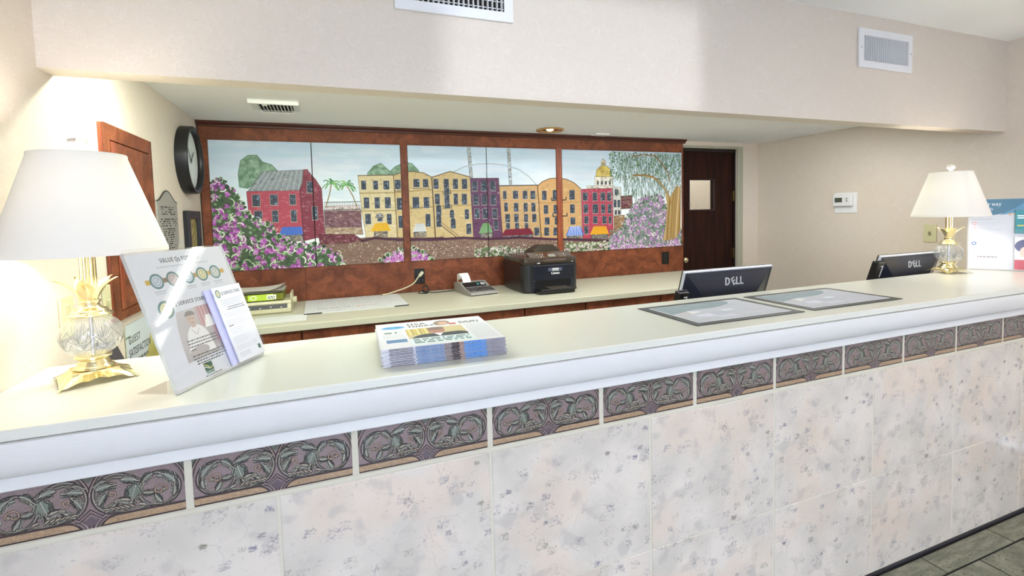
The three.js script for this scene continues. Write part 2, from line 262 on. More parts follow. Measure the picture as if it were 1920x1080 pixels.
// ------------------------------------------------------------------ mural wall
const muralCanvas = canvas(2048, 468, (x, w, h) => {
  seed = 101;
  const path = (p) => { x.beginPath(); for (let i = 0; i < p.length; i += 2) i ? x.lineTo(p[i], p[i + 1]) : x.moveTo(p[i], p[i + 1]); };
  const bounds = (p) => { let a = 1e9, b = 1e9, c = -1e9, d = -1e9; for (let i = 0; i < p.length; i += 2) { a = Math.min(a, p[i]); c = Math.max(c, p[i]); b = Math.min(b, p[i + 1]); d = Math.max(d, p[i + 1]); } return [a, b, c, d]; };
  const blob = (a, b, r, c) => { x.fillStyle = c; x.beginPath(); x.ellipse(a, b, r, r * rr(0.6, 1), rnd() * 3, 0, 6.3); x.fill(); };
  const clipped = (p, f) => { x.save(); path(p); x.closePath(); x.clip(); f(...bounds(p)); x.restore(); };
  const daub = (p, n, cols, s) => clipped(p, (a, b, c, d) => { for (let i = 0; i < n; i++) { x.globalAlpha = 0.16; x.fillStyle = cols[i % cols.length]; x.fillRect(rr(a, c), rr(b, d), rr(s, s * 4), rr(s * 0.6, s * 2)); } x.globalAlpha = 1; });
  function poly(c, p) {
    path(p); x.closePath(); x.fillStyle = c; x.fill(); daub(p, 170, ['#ffffff', '#1a1208', c, '#8a5a2a', '#fff2d0'], 4);
    clipped(p, (a, b, e, d) => { for (let i = 0; i < 26; i++) { x.globalAlpha = 0.22; x.strokeStyle = ['#4a3418', '#fff6e0', '#6a4a20'][i % 3]; x.lineWidth = rr(1, 2.4); const u = rr(a, e), v = rr(b, d); x.beginPath(); x.moveTo(u, v); x.quadraticCurveTo(u + rr(-12, 12), v + 8, u + rr(-14, 14), v + rr(6, 26)); x.stroke(); } x.globalAlpha = 1; });
    path(p); x.closePath(); x.globalAlpha = 0.55; x.strokeStyle = '#2f2520'; x.lineWidth = 1.6; x.stroke(); x.globalAlpha = 1;
  }
  function line(c, lw, p) { x.strokeStyle = c; x.lineWidth = lw; path(p); x.stroke(); }
  function speck(p, n, cols, s) { clipped(p, (a, b, c, d) => { for (let i = 0; i < n; i++) blob(rr(a, c), rr(b, d), rr(0.6, s), cols[i % cols.length]); }); }
  function wins(r, arch) {
    for (let i = 0; i < r.length; i += 4) {
      const [a, b, c, d] = r.slice(i, i + 4), W = c - a, H = d - b;
      x.fillStyle = '#b9b6ac'; x.fillRect(a - 2, b - 2, W + 4, H + 5);
      x.fillStyle = '#3d4451'; x.fillRect(a, b, W, H); if (arch) { x.beginPath(); x.ellipse(a + W / 2, b + 1, W / 2, W / 2, 0, Math.PI, 0); x.fill(); }
      x.fillStyle = 'rgba(130,150,175,.75)'; for (let k = 0; k < 5; k++) x.fillRect(a + rnd() * W * 0.8, b + rnd() * H * 0.85, rr(1.5, W * 0.4), rr(1.5, H * 0.25));
      x.strokeStyle = 'rgba(20,22,28,.8)'; x.lineWidth = 1.4; x.strokeRect(a, b, W, H); x.beginPath(); x.moveTo(a + W / 2, b); x.lineTo(a + W / 2, d); x.moveTo(a, b + H / 2); x.lineTo(c, b + H / 2); x.stroke();
    }
  }
  function awning(c, c2, p) { path(p); x.closePath(); x.fillStyle = c; x.fill(); for (let i = 1; i < 9; i++) { const t = i / 9; x.strokeStyle = c2; x.lineWidth = 2.4; x.beginPath(); x.moveTo(p[0] + (p[2] - p[0]) * t, p[1] + (p[3] - p[1]) * t); x.lineTo(p[6] + (p[4] - p[6]) * t, p[7] + (p[5] - p[7]) * t); x.stroke(); } }
  function foliage(p) { clipped(p, (a, b, c, d) => { x.fillStyle = '#7d9a82'; x.fillRect(a, b, c - a, d - b); for (let i = 0; i < 260; i++) { x.globalAlpha = 0.4; blob(rr(a, c), rr(b, d), rr(4, 13), ['#5f7f66', '#8fab92', '#a9c0a8', '#6d8f72', '#4f7057'][i % 5]); } x.globalAlpha = 1; }); line('#5e7a64', 2.5, p.concat(p.slice(0, 2))); }
  function palm(a, b) { for (let i = 0; i < 26; i++) { const t = rr(-3.5, 0.5), l = rr(14, 36); x.strokeStyle = ['#4f8a4a', '#6fa65c', '#386b3a', '#8dbb78'][i % 4]; x.lineWidth = 3; x.beginPath(); x.moveTo(a, b); x.quadraticCurveTo(a + l * 0.6 * Math.cos(t), b + l * 0.6 * Math.sin(t) - 8, a + l * Math.cos(t), b + l * Math.sin(t) + 12); x.stroke(); } }
  function curl(a, b, r, c, lw) { x.strokeStyle = c; x.lineWidth = lw; const t = rnd() * 6.3; x.beginPath(); x.arc(a, b, r, t, t + rr(1.6, 3.4)); x.stroke(); }
  function bloom(p, n, base, pinks, greens, s) {
    clipped(p, (a, b, c, d) => {
      x.fillStyle = base; x.fillRect(a, b, c - a, d - b);
      for (let i = 0; i < n * 3; i++) { x.globalAlpha = 0.7; blob(rr(a, c), rr(b, d), rr(3, 9) * s, greens[i % greens.length]); } x.globalAlpha = 1;
      for (let i = 0; i < n; i++) {
        const u = rr(a, c), v = rr(b, d); x.globalAlpha = 0.9;
        for (let k = 0; k < 7; k++) blob(u + rr(-8, 8) * s, v + rr(-7, 7) * s, rr(3, 7) * s, pinks[(i + k) % pinks.length]);
        for (let k = 0; k < 3; k++) blob(u + rr(-6, 6) * s, v + rr(-6, 6) * s, rr(1, 2.2) * s, '#e3b4dc');
        x.globalAlpha = 1; if (i % 3) curl(u + rr(-14, 14) * s, v + rr(-12, 12) * s, rr(7, 15) * s, ['#d5e2c8', '#9cb88c', '#c3d4b5', '#eef0e2'][i % 4], rr(2.5, 5) * s);
      }
    });
    for (let i = 0; i < p.length; i += 2) { const j = (i + 2) % p.length, n = Math.hypot(p[j] - p[i], p[j + 1] - p[i + 1]) / 9; for (let k = 0; k < n; k++) { const u = p[i] + (p[j] - p[i]) * k / n + rr(-6, 6), v = p[i + 1] + (p[j + 1] - p[i + 1]) * k / n + rr(-6, 6); blob(u, v, rr(4, 9) * s, greens[k % greens.length]); if (k % 2) blob(u, v, rr(3, 6) * s, pinks[k % pinks.length]); if (k % 3 === 0) curl(u, v, rr(6, 12) * s, '#d5e2c8', 2.5 * s); } }
  }
  const bush = (p) => { bloom(p, 330, '#4a5a42', ['#9a459a', '#b565b2', '#7a3078', '#c58ac4'], ['#3c5c36', '#6d9060', '#2c4230', '#9ab88c'], 1); };
  const bushp = (p) => bloom(p, 360, '#77807c', ['#a06ca6', '#b78abb', '#8a5694', '#c9a6cb'], ['#4a6a52', '#6d8272', '#39503f', '#7d8f94'], 0.72);
  const bushw = (p) => bloom(p, 60, '#5a6148', ['#a6608a', '#e6e6d8', '#d2b8c8', '#a2b285'], ['#5f7a4c', '#9fae86', '#46603a', '#dcdcc8'], 0.6);
  function moss(p) { [p].forEach(() => { const [a, b, c, d] = bounds(p), px = (u, v) => (u - a) / (c - a) > 0.12 + 0.5 * Math.max(0, (v - b) / (d - b) - 0.55) || rnd() < 0.3; for (let i = 0; i < 1300; i++) { const u = rr(a, c), v = b + (d - b) * Math.pow(rnd(), 1.25) * 0.9; if (!px(u, v)) continue; x.globalAlpha = 0.6; x.strokeStyle = ['#6c7d7c', '#8a9a9a', '#5d7160', '#3f5c48', '#93a39f', '#4f6d55'][i % 6]; x.lineWidth = rr(1.5, 4.5); x.beginPath(); x.moveTo(u, v); x.quadraticCurveTo(u + rr(-5, 5), v + 10, u + rr(-6, 6), v + rr(10, 34)); x.stroke(); } for (let i = 0; i < 420; i++) { x.globalAlpha = 0.8; blob(rr(a, c), b + (d - b) * rnd() * 0.6, rr(2, 5), ['#3f6a44', '#56804f', '#2f5238', '#7a9a6e'][i % 4]); } x.globalAlpha = 1; }); }
  function trunk(p) { path(p); x.closePath(); x.fillStyle = '#a2844c'; x.fill(); clipped(p, (a, b, c, d) => { for (let i = 0; i < 60; i++) { const u = rr(a, c); x.strokeStyle = ['#7a5c2e', '#c4a468', '#8c6c3a', '#dcc494'][i % 4]; x.lineWidth = rr(1.5, 4); x.beginPath(); x.moveTo(u - 16, d); x.quadraticCurveTo(u - 6, (b + d) / 2, u + 8, b); x.stroke(); } }); }
  // sky
  const g = x.createLinearGradient(0, 0, 0, 300); g.addColorStop(0, '#b4cadb'); g.addColorStop(0.5, '#d6e2e9'); g.addColorStop(1, '#e6eae8'); x.fillStyle = g; x.fillRect(0, 0, w, h);
  for (let i = 0; i < 900; i++) { x.globalAlpha = 0.06; x.fillStyle = ['#ffffff', '#9db8cc', '#e8dfd8', '#b5c9d6'][i % 4]; const a = rnd() * w, b = rnd() * 260; x.beginPath(); x.ellipse(a, b, rr(20, 110), rr(4, 20), 0, 0, 6.3); x.fill(); } x.globalAlpha = 1;
  poly('#9fb0bb',[939,4,952,4,959,131,946,131]);
  poly('#9fb0bb',[1117,5,1130,5,1135,157,1122,157]);
  line('#a9b5bb',5,[871,107,924,83,982,71,1036,68,1104,74,1166,91,1215,121,1250,157]);
  line('#b4bfc4',1,[944,7,871,80]);
  line('#b4bfc4',1,[944,7,891,60]);
  line('#b4bfc4',1,[944,7,914,37]);
  line('#b4bfc4',1,[944,7,972,36]);
  line('#b4bfc4',1,[944,7,1001,65]);
  line('#b4bfc4',1,[944,7,1039,147]);
  line('#b4bfc4',1,[1123,7,1046,83]);
  line('#b4bfc4',1,[1123,7,1067,62]);
  line('#b4bfc4',1,[1123,7,1091,38]);
  line('#b4bfc4',1,[1123,7,1153,37]);
  line('#b4bfc4',1,[1123,7,1184,67]);
  line('#b4bfc4',1,[1123,7,1225,152]);
  foliage([99,71,123,52,151,51,169,75,198,85,216,106,167,128,117,170,91,165,89,118]);
  foliage([534,112,557,85,585,74,619,105,642,85,677,69,707,72,733,102,723,116,533,121]);
  poly('#e8e6dc',[1547,164,1549,122,1645,118,1648,164]);
  poly('#d8d8d0',[1507,164,1653,164,1653,177,1507,176]);
  poly('#c8b04c',[1554,122,1558,91,1577,74,1597,68,1621,74,1639,94,1641,121]);
  poly('#d9d2b4',[1583,70,1585,49,1594,37,1607,49,1609,68]);
  wins([1562,142,1568,157,1583,142,1590,157,1605,142,1612,157,1626,142,1633,157],0);
  poly('#c9cac6',[1647,171,1690,170,1691,305,1649,306]);
  poly('#5c2f35',[1690,213,1753,209,1757,272,1692,274]);
  poly('#8a6a48',[1649,306,1709,303,1717,372,1650,377]);
  wins([1657,182,1675,207,1651,231,1664,264,1672,232,1685,264,1656,281,1666,299,1674,281,1686,299],0);
  poly('#6b4750',[369,256,503,255,504,324,370,317]);
  poly('#a08870',[370,318,504,322,508,351,370,346]);
  poly('#e3d3d4',[372,239,501,237,500,258,372,256]);
  line('#3c3a3c',1,[373,223,372,254]);
  line('#3c3a3c',1,[379,223,378,254]);
  line('#3c3a3c',1,[385,223,383,254]);
  line('#3c3a3c',1,[390,223,389,255]);
  line('#3c3a3c',1,[396,223,395,255]);
  line('#3c3a3c',1,[402,223,401,255]);
  line('#3c3a3c',1,[408,223,406,255]);
  line('#3c3a3c',1,[414,223,412,255]);
  line('#3c3a3c',1,[419,223,418,255]);
  line('#3c3a3c',1,[425,223,424,255]);
  line('#3c3a3c',1,[431,224,430,255]);
  line('#3c3a3c',1,[437,224,436,255]);
  line('#3c3a3c',1,[443,224,442,255]);
  line('#3c3a3c',1,[449,224,448,256]);
  line('#3c3a3c',1,[455,224,454,256]);
  line('#3c3a3c',1,[461,224,459,256]);
  line('#3c3a3c',1,[467,224,465,256]);
  line('#3c3a3c',1,[473,224,471,256]);
  line('#3c3a3c',1,[478,224,477,256]);
  line('#3c3a3c',1,[484,224,483,256]);
  line('#3c3a3c',1,[490,224,489,256]);
  line('#3c3a3c',1,[497,224,495,256]);
  line('#333333',2,[372,224,503,222]);
  line('#333333',2,[370,253,502,253]);
  line('#8a7a58',4,[399,155,391,194,376,241]);
  palm(399,155);
  line('#8a7a58',4,[455,160,475,200,489,243]);
  palm(455,160);
  poly('#cdbd92',[497,122,632,120,638,370,518,365,506,264]);
  poly('#c4ad7c',[632,120,664,109,709,104,753,110,784,126,790,375,638,370]);
  line('#8a7443',3,[500,190,632,189,787,176]);
  line('#8a7443',3,[497,259,630,260,785,248]);
  line('#6a5530',3,[632,121,639,368]);
  line('#5b4a35',3,[497,122,635,119,664,109,709,104,753,110,784,126]);
  wins([509,143,525,175,554,143,570,175,593,143,613,175,516,208,534,248,557,208,574,249,596,208,616,249,519,272,538,310,601,274,617,313,637,139,658,174,711,136,733,166,749,136,769,166,642,211,661,256,705,208,729,250,750,209,770,251,646,283,664,329,755,278,773,327,565,287,582,300],0);
  poly('#4a6fc0',[557,287,561,275,573,269,586,277,588,287]);
  poly('#4d5358',[550,337,601,337,600,363,549,361]);
  awning('#dcae22','#c08f18',[554,309,602,308,614,340,535,340]);
  poly('#4d5358',[704,347,754,346,754,369,705,369]);
  awning('#d9dad8','#a9adae',[713,316,746,315,756,347,700,348]);
  line('#4a4640',2,[636,178,636,184,662,182,662,177]);
  line('#4a4640',2,[709,167,709,173,772,171,772,165]);
  line('#4a4640',2,[697,245,697,251,742,250,743,244]);
  poly('#a94453',[112,181,290,176,294,364,234,362,150,283,115,255]);
  poly('#7d2f40',[288,176,298,149,304,101,318,100,320,106,345,138,364,172,369,351,294,367]);
  poly('#8f979b',[116,181,167,110,302,102,296,149,287,177]);
  line('#737b80',2,[172,109,121,179]);
  line('#a9b0b2',2,[177,109,128,179]);
  line('#868e92',2,[182,109,134,179]);
  line('#737b80',2,[187,109,140,179]);
  line('#a9b0b2',2,[192,109,147,179]);
  line('#868e92',2,[196,109,153,179]);
  line('#737b80',2,[201,109,159,179]);
  line('#a9b0b2',2,[207,108,166,179]);
  line('#868e92',2,[211,108,172,179]);
  line('#737b80',2,[216,108,179,179]);
  line('#a9b0b2',2,[221,108,185,179]);
  line('#868e92',2,[226,108,191,179]);
  line('#737b80',2,[231,108,198,179]);
  line('#a9b0b2',2,[236,108,204,179]);
  line('#868e92',2,[240,108,211,179]);
  line('#737b80',2,[246,108,217,179]);
  line('#a9b0b2',2,[250,108,224,179]);
  line('#868e92',2,[256,108,230,179]);
  line('#737b80',2,[261,108,237,179]);
  line('#a9b0b2',2,[265,108,243,180]);
  line('#868e92',2,[271,108,250,180]);
  line('#737b80',2,[275,107,257,180]);
  line('#a9b0b2',2,[281,107,264,180]);
  line('#868e92',2,[286,107,270,180]);
  line('#737b80',2,[291,107,277,180]);
  line('#a9b0b2',2,[296,107,284,180]);
  line('#5c2030',3,[288,176,294,364]);
  wins([130,194,153,234,188,194,211,230,253,194,272,230,134,253,157,281,192,252,210,293,255,252,272,293,314,147,332,186,328,240,344,288],0);
  poly('#4d5358',[227,341,291,341,292,367,234,367]);
  awning('#4a70c4','#3558a8',[222,313,289,313,292,342,210,343]);
  poly('#c2aa7a',[786,127,862,103,946,125,955,385,792,380]);
  line('#54432e',3,[786,127,862,103,946,125]);
  line('#4a3a2a',4,[785,127,792,380]);
  line('#94793f',3,[788,245,950,243]);
  line('#94793f',2,[788,186,946,182]);
  wins([792,135,811,173,835,135,854,173,874,135,893,174,912,135,933,174,796,196,814,237,836,196,855,238,875,196,891,239,910,197,930,239,921,262,937,301,926,323,945,364,836,173,856,194,837,236,857,254],0);
  wins([800,248,819,284,857,268,873,294,799,290,818,330,859,304,878,338],1);
  line('#5a4530',3,[817,324,885,380]);
  line('#5a4530',2,[823,316,892,373]);
  line('#4a4640',3,[830,184,830,195,863,194,861,181]);
  line('#4a4640',3,[831,244,832,255,864,254,863,242]);
  poly('#5f3a58',[948,131,1075,129,1087,389,955,385]);
  wins([957,150,977,183,996,150,1019,183,1036,150,1058,183,959,207,981,242,997,207,1018,242,1037,208,1059,243,1049,316,1066,350],1);
  wins([964,261,983,299,1000,261,1020,300,1043,262,1063,301],0);
  poly('#4d5358',[984,363,1040,362,1039,389,987,388]);
  awning('#7fa677','#5c8556',[998,322,1026,321,1042,362,979,364]);
  poly('#bf9c6e',[1076,161,1257,159,1268,399,1087,391]);
  line('#4b4440',4,[1074,163,1257,160]);
  wins([1094,186,1108,218,1140,186,1162,218,1186,186,1206,219,1223,186,1244,220,1098,237,1113,273,1143,238,1162,274,1189,239,1206,275,1226,239,1244,276,1102,286,1122,319,1143,287,1162,320,1190,288,1207,321,1229,288,1247,322,1104,325,1121,348,1146,326,1163,349,1192,328,1207,350,1238,349,1260,383],0);
  poly('#4d5358',[1089,378,1231,376,1229,394,1090,392]);
  awning('#7a2034','#571626',[1100,351,1217,350,1234,377,1080,379]);
  poly('#c59c68',[1257,163,1280,145,1317,131,1354,128,1399,133,1441,150,1473,176,1477,411,1268,401]);
  line('#54402c',3,[1257,163,1280,145,1317,131,1354,128,1399,133,1441,150,1473,176]);
  line('#96713f',2,[1263,240,1475,238]);
  line('#5a452c',4,[1257,163,1270,399]);
  wins([1279,186,1299,225,1332,183,1352,224,1416,184,1441,225,1286,250,1306,287,1335,250,1355,288,1418,249,1440,287,1290,305,1312,335,1339,306,1357,337,1419,308,1442,339,1286,350,1308,385,1332,352,1353,386],0);
  line('#3f3a38',5,[1326,217,1326,229,1397,227,1398,215]);
  line('#3f3a38',5,[1330,289,1330,301,1401,300,1401,288]);
  poly('#a83c52',[1476,179,1644,175,1647,417,1479,411]);
  speck([1476,179,1644,175,1647,417,1479,411],300,["#c9848f","#b4566a","#e0b3b8"],2);
  wins([1485,196,1508,231,1537,196,1559,232,1580,196,1602,232,1615,197,1636,233,1488,250,1510,289,1536,250,1564,290,1582,251,1602,291,1618,252,1636,292,1491,305,1511,337,1538,306,1559,338,1587,307,1608,340,1622,309,1636,341,1490,350,1510,384],0);
  poly('#4d5358',[1398,388,1481,389,1482,414,1400,410]);
  awning('#4a72c8','#e8ecf0',[1414,349,1469,348,1486,391,1393,391]);
  poly('#4d5358',[1526,389,1616,389,1614,417,1527,414]);
  awning('#e0a52a','#b57a14',[1540,352,1605,353,1622,391,1519,390]);
  poly('#7a6152',[345,378,518,363,824,376,820,497,340,487]);
  poly('#7d6456',[636,371,947,387,1281,397,1708,418,1706,530,1377,504,697,495,631,497]);
  speck([366,379,823,386,820,470,363,458],500,["#a5917f","#94604f","#5f4638","#c9bcae"],3);
  speck([701,387,1386,412,1385,463,699,453],900,["#a5847a","#b59a8a","#5f4648","#d9c6ba"],3);
  poly('#5e2230',[344,345,389,345,474,349,506,373,440,383,350,382]);
  line('#42202f',10,[501,376,551,366,608,373,678,380,824,378]);
  line('#46243a',10,[636,378,725,378,768,383,908,380,1027,390,1166,389,1311,402,1479,413,1624,422]);
  poly('#7d6456',[1625,369,1734,372,1733,437,1624,433]);
  moss([1630,14,1764,4,1929,4,2038,5,2043,150,1974,128,1883,186,1813,230,1727,200,1660,185,1628,129]);
  bush([6,141,22,135,44,149,70,176,96,223,108,261,139,288,177,300,215,345,243,373,294,375,345,389,386,408,422,438,429,467,249,475,32,475,-27,471]);
  bush([573,461,600,433,647,418,706,415,748,435,775,464,774,479,576,470]);
  bushp([1619,454,1624,404,1691,371,1717,315,1761,250,1813,218,1919,209,1955,261,1963,365,1944,439,2009,397,2046,383,2046,489,1619,475]);
  bushw([955,467,965,432,1012,426,1081,425,1136,437,1236,442,1235,483]);
  bushw([1389,464,1394,423,1463,429,1543,427,1620,429,1619,471]);
  trunk([1930,450,1949,365,1959,261,1946,194,1973,224,2001,187,2015,165,2043,172,2041,383,2013,427]);
  line('#8a6c3c',9,[1987,254,1964,202,1919,150,1875,121,1822,112,1762,114]);
  line('#b08d54',4,[1987,254,1968,209,1924,154,1875,125,1831,118]);
  line('#7d6236',6,[1974,142,1965,99,1920,47,1885,15]);
  line('#7d6236',5,[1885,19,1815,13,1755,25]);
  bushp([1619,475,1620,436,1707,433,1828,449,1935,443,2046,421,2046,497]);
});
{
  const z0 = -2.13;
  const wall = thing('mural_wall', 'brown burl laminate wall panelling holding a painted street mural in three bays', 'wall panelling', [XL, RC, -2.189]);
  const L = (a, b, c, d, e, f, r = 0) => metres(bx(a - XL, b - XL, c - RC, d - RC, e + 2.189, f + 2.189, r));
  obj('backing', L(XL + 0.008, 2.455, RC + 0.0005, 2.012, -2.189, z0 - 0.004), burlMat, wall);
  for (const [i, a, b] of [[0, XL + 0.008, -0.521], [1, -0.519, 1.08], [2, 1.082, 2.455]]) part('laminate_panel', L(a, b, RC + 0.0005, 1.122, z0 - 0.0045, z0, 0.0008), burlMat, wall, i);
  obj('top_rail', L(XL + 0.008, 2.455, 1.928, 2.012, z0 - 0.0045, z0), burlMat, wall);
  const co = ext([[-0.006, 1.992], [0.004, 1.992], [0.008, 1.996], [0.010, 2.004], [0.020, 2.010], [0.026, 2.014], [0.026, 2.0245], [-0.006, 2.0245]], 2.475 - (XL + 0.004)); co.rotateY(-Math.PI / 2); co.translate(2.475 - XL, -RC, z0 + 2.189);
  obj('cornice', co, mat(0x4a2418, 0.3), wall);
  for (const [i, a, b] of [[0, XL + 0.008, -1.018], [1, 0.104, 0.144], [2, 1.264, 1.306], [3, 2.44, 2.455]]) part('divider', L(a, b, 1.122, 1.928, z0 - 0.0045, z0 + (i === 1 || i === 2 ? 0.004 : 0.002)), i === 2 ? cherry : burlMat, wall, i);
  obj('joint_backing', join([L(-0.46, -0.444, 1.135, 1.91, z0 - 0.0045, z0 - 0.003), L(0.70, 0.714, 1.135, 1.91, z0 - 0.0045, z0 - 0.003)]), mat(0x1a1210, 0.8), wall);
  const mm = print(muralCanvas, 0.5, { specularIntensity: 0.6 });
  for (const [i, a, b] of [[0, -1.014, -0.4545], [1, -0.4495, 0.099], [2, 0.149, 0.7045], [3, 0.7095, 1.259], [4, 1.311, 1.8735], [5, 1.8755, 2.436]]) {
    const g = flat(bx(a - XL, b - XL, 1.130 - RC, 1.915 - RC, z0 - 0.004 + 2.189, z0 + 0.003 + 2.189, 0.001)), p = g.attributes.position;
    for (let k = 0; k < p.count; k++) g.attributes.uv.setXY(k, (p.getX(k) + XL + 1.014) / 3.45, 1 - (1.915 - p.getY(k) - RC) / (468 / 593.6));
    part('mural_panel', g, mm, wall, i);
  }
}
// ------------------------------------------------------------------ door in the back wall
{
  const d = new THREE.Group(); d.name = 'door_1'; d.userData = { kind: 'structure' }; scene.add(d); d.position.set(DX0, 0, ZB - 0.02);
  const X = (a) => a - DX0, W0 = 2.590, W1 = 2.864, H0 = 1.432, H1 = 1.694;
  obj('door_leaf', [metres(bx(0.004, X(W0), 0.01, DH - 0.03, -0.044, -0.004)), metres(bx(X(W1), X(3.085), 0.01, DH - 0.03, -0.044, -0.004)), metres(bx(X(W0), X(W1), 0.01, H0, -0.044, -0.004)), metres(bx(X(W0), X(W1), H1, DH - 0.03, -0.044, -0.004))], doorWood, d);
  obj('glass_pane', bx(X(W0), X(W1), H0, H1, -0.028, -0.023), acrylic, d);
  obj('window_bead', [bx(X(W0) - 0.008, X(W0) + 0.004, H0 - 0.008, H1 + 0.008, -0.006, 0.002), bx(X(W1) - 0.004, X(W1) + 0.012, H0 - 0.008, H1 + 0.008, -0.006, 0.002), bx(X(W0), X(W1), H1 - 0.003, H1 + 0.008, -0.006, 0.002), bx(X(W0), X(W1), H0 - 0.008, H0 + 0.003, -0.006, 0.002)], mat(0x241318, 0.4), d);
  obj('frame', [bx(X(3.088), X(3.104), 0, DH - 0.002, -0.06, 0.012), bx(0.002, X(3.104), DH - 0.028, DH - 0.002, -0.06, 0.012)], mat(0x160c0a, 0.5), d);
  for (const [i, y] of [1.03, 1.55].entries()) part('hinge', [cyl(0.006, 0.09, X(3.087), y, 0.008), bx(X(3.070), X(3.086), y - 0.045, y + 0.045, -0.004, 0.0005)], mat(0x5c4a2c, 0.35, 0.8), d, i);
  const k = obj('knob', lathe([[0, 0], [0.024, 0.001], [0.024, 0.005], [0.009, 0.009], [0.009, 0.030], [0.022, 0.038], [0.026, 0.050], [0.018, 0.062], [0, 0.064]], 24).rotateX(Math.PI / 2), brass, d); k.position.set(X(2.508), 1.0, -0.003);
  obj('latch_plate', bx(X(2.50), X(2.516), 1.06, 1.10, -0.004, 0.002, 0.001), brassSoft, d);
  struct('trim_3', [bx(3.106, 3.170, 0, 1.990, ZB, ZB + 0.014, 0.003), bx(2.44, 3.106, DH, 1.990, ZB, ZB + 0.014, 0.003)], mat(0xa9a895, 0.5));
  // the room on the other side of the little window
  struct('wall_office', [mb(2.0, 3.3, 0, 2.3, -3.6, -3.5), mb(1.9, 2.0, 0, 2.3, -3.6, -2.31), mb(3.3, 3.4, 0, 2.3, -3.6, -2.31), mb(1.9, 3.4, 2.3, 2.4, -3.6, -2.31), mb(1.9, 3.4, -0.12, 0, -3.6, -2.31)], wallMat);
  const f = thing('office_door', 'pale cream door seen through the small window of the dark door', 'door', [2.98, 0, -3.5]);
  obj('leaf', bx(-0.17, 0.17, 0.01, 1.72, 0.002, 0.03, 0.003), mat(0xe6e2c8, 0.5), f); obj('handle', new THREE.SphereGeometry(0.025, 16, 12).translate(-0.13, 0.95, 0.055), brass, f);
  const lampo = thing('unseen_office_light', 'unseen ceiling light in the room behind the dark door', 'lamp', [2.7, 2.3, -2.95]);  // out of view, placed to light the room behind the door
  obj('diffuser', lathe([[0.13, 0], [0.12, -0.03], [0.08, -0.05], [0, -0.055]], 24), mat(0xffffff, 0.6, 0, { emissive: 0xf6f8e0, emissiveIntensity: 1.2 }), lampo);
  light(new THREE.PointLight(0xf6f8e0, 0.75), 2.7, 2.2, -2.95);
}
// ------------------------------------------------------------------ things on the left wall (their own x runs into the room's depth)
const onLeft = (name, label, cat, z, y, out = 0) => thing(name, label, cat, [XL + out, y, z], Math.PI / 2);
{
  const c = onLeft('wall_cabinet', 'shallow brown wooden cabinet on the left wall beside the clock', 'cabinet', -0.786, 1.104);
  obj('carcass', metres(bx(0, 0.462, 0, 0.668, 0.0005, 0.012, 0.001)), cherry, c);
  obj('frame', [metres(bx(0, 0.042, 0, 0.668, 0.012, 0.019, 0.001)), metres(bx(0.43, 0.462, 0, 0.668, 0.012, 0.019, 0.001)), metres(bx(0.042, 0.43, 0.615, 0.668, 0.012, 0.019, 0.001)), metres(bx(0.042, 0.43, 0, 0.03, 0.012, 0.019, 0.001))], burlMat, c);
  obj('door', metres(bx(0.047, 0.427, 0.034, 0.611, 0.012, 0.0185, 0.0015)), burlMat, c);
  obj('edge_strip', metres(bx(0.047, 0.085, 0.034, 0.611, 0.0186, 0.0192)), cherry, c);
}
{
  const c = onLeft('wall_clock', 'round black framed wall clock with a pale face on the left wall', 'clock', -1.825, 1.760);
  obj('case', lathe([[0, 0.0005], [0.176, 0.0005], [0.178, 0.004], [0.178, 0.050], [0.174, 0.056], [0.164, 0.056], [0.157, 0.044], [0.157, 0.028], [0, 0.028]], 64).rotateX(Math.PI / 2), mat(0x17181c, 0.35), c);
  const face = canvas(512, 512, (x) => {
    x.fillStyle = '#dfe5e4'; x.fillRect(0, 0, 512, 512); x.translate(256, 256);
    for (let i = 0; i < 60; i++) { x.save(); x.rotate(i * Math.PI / 30); x.fillStyle = '#a9b2b2'; x.fillRect(-1.5, -238, 3, i % 5 ? 9 : 20); x.restore(); }
    for (let i = 1; i <= 12; i++) { const a = i * Math.PI / 6; say(x, String(i), 192 * Math.sin(a), -192 * Math.cos(a) + 17, 46, '#b4bcbb', 'normal', 'sans-serif', 'center'); }
  });
  obj('dial', new THREE.CircleGeometry(0.157, 64).translate(0, 0, 0.0285), print(face, 0.5), c);
  const hand = (l, w, a, z) => bx(-w / 2, w / 2, -0.02, l, z, z + 0.001).rotateZ(a);
  part('hand', hand(0.108, 0.006, 0.72, 0.032), mat(0x4a5152, 0.5), c, 0); part('hand', hand(0.072, 0.008, -0.86, 0.034), mat(0x4a5152, 0.5), c, 1);
  obj('hub', cyl(0.007, 0.004, 0, 0, 0).rotateX(Math.PI / 2).translate(0, 0, 0.035), mat(0x4a5152, 0.5), c);
}
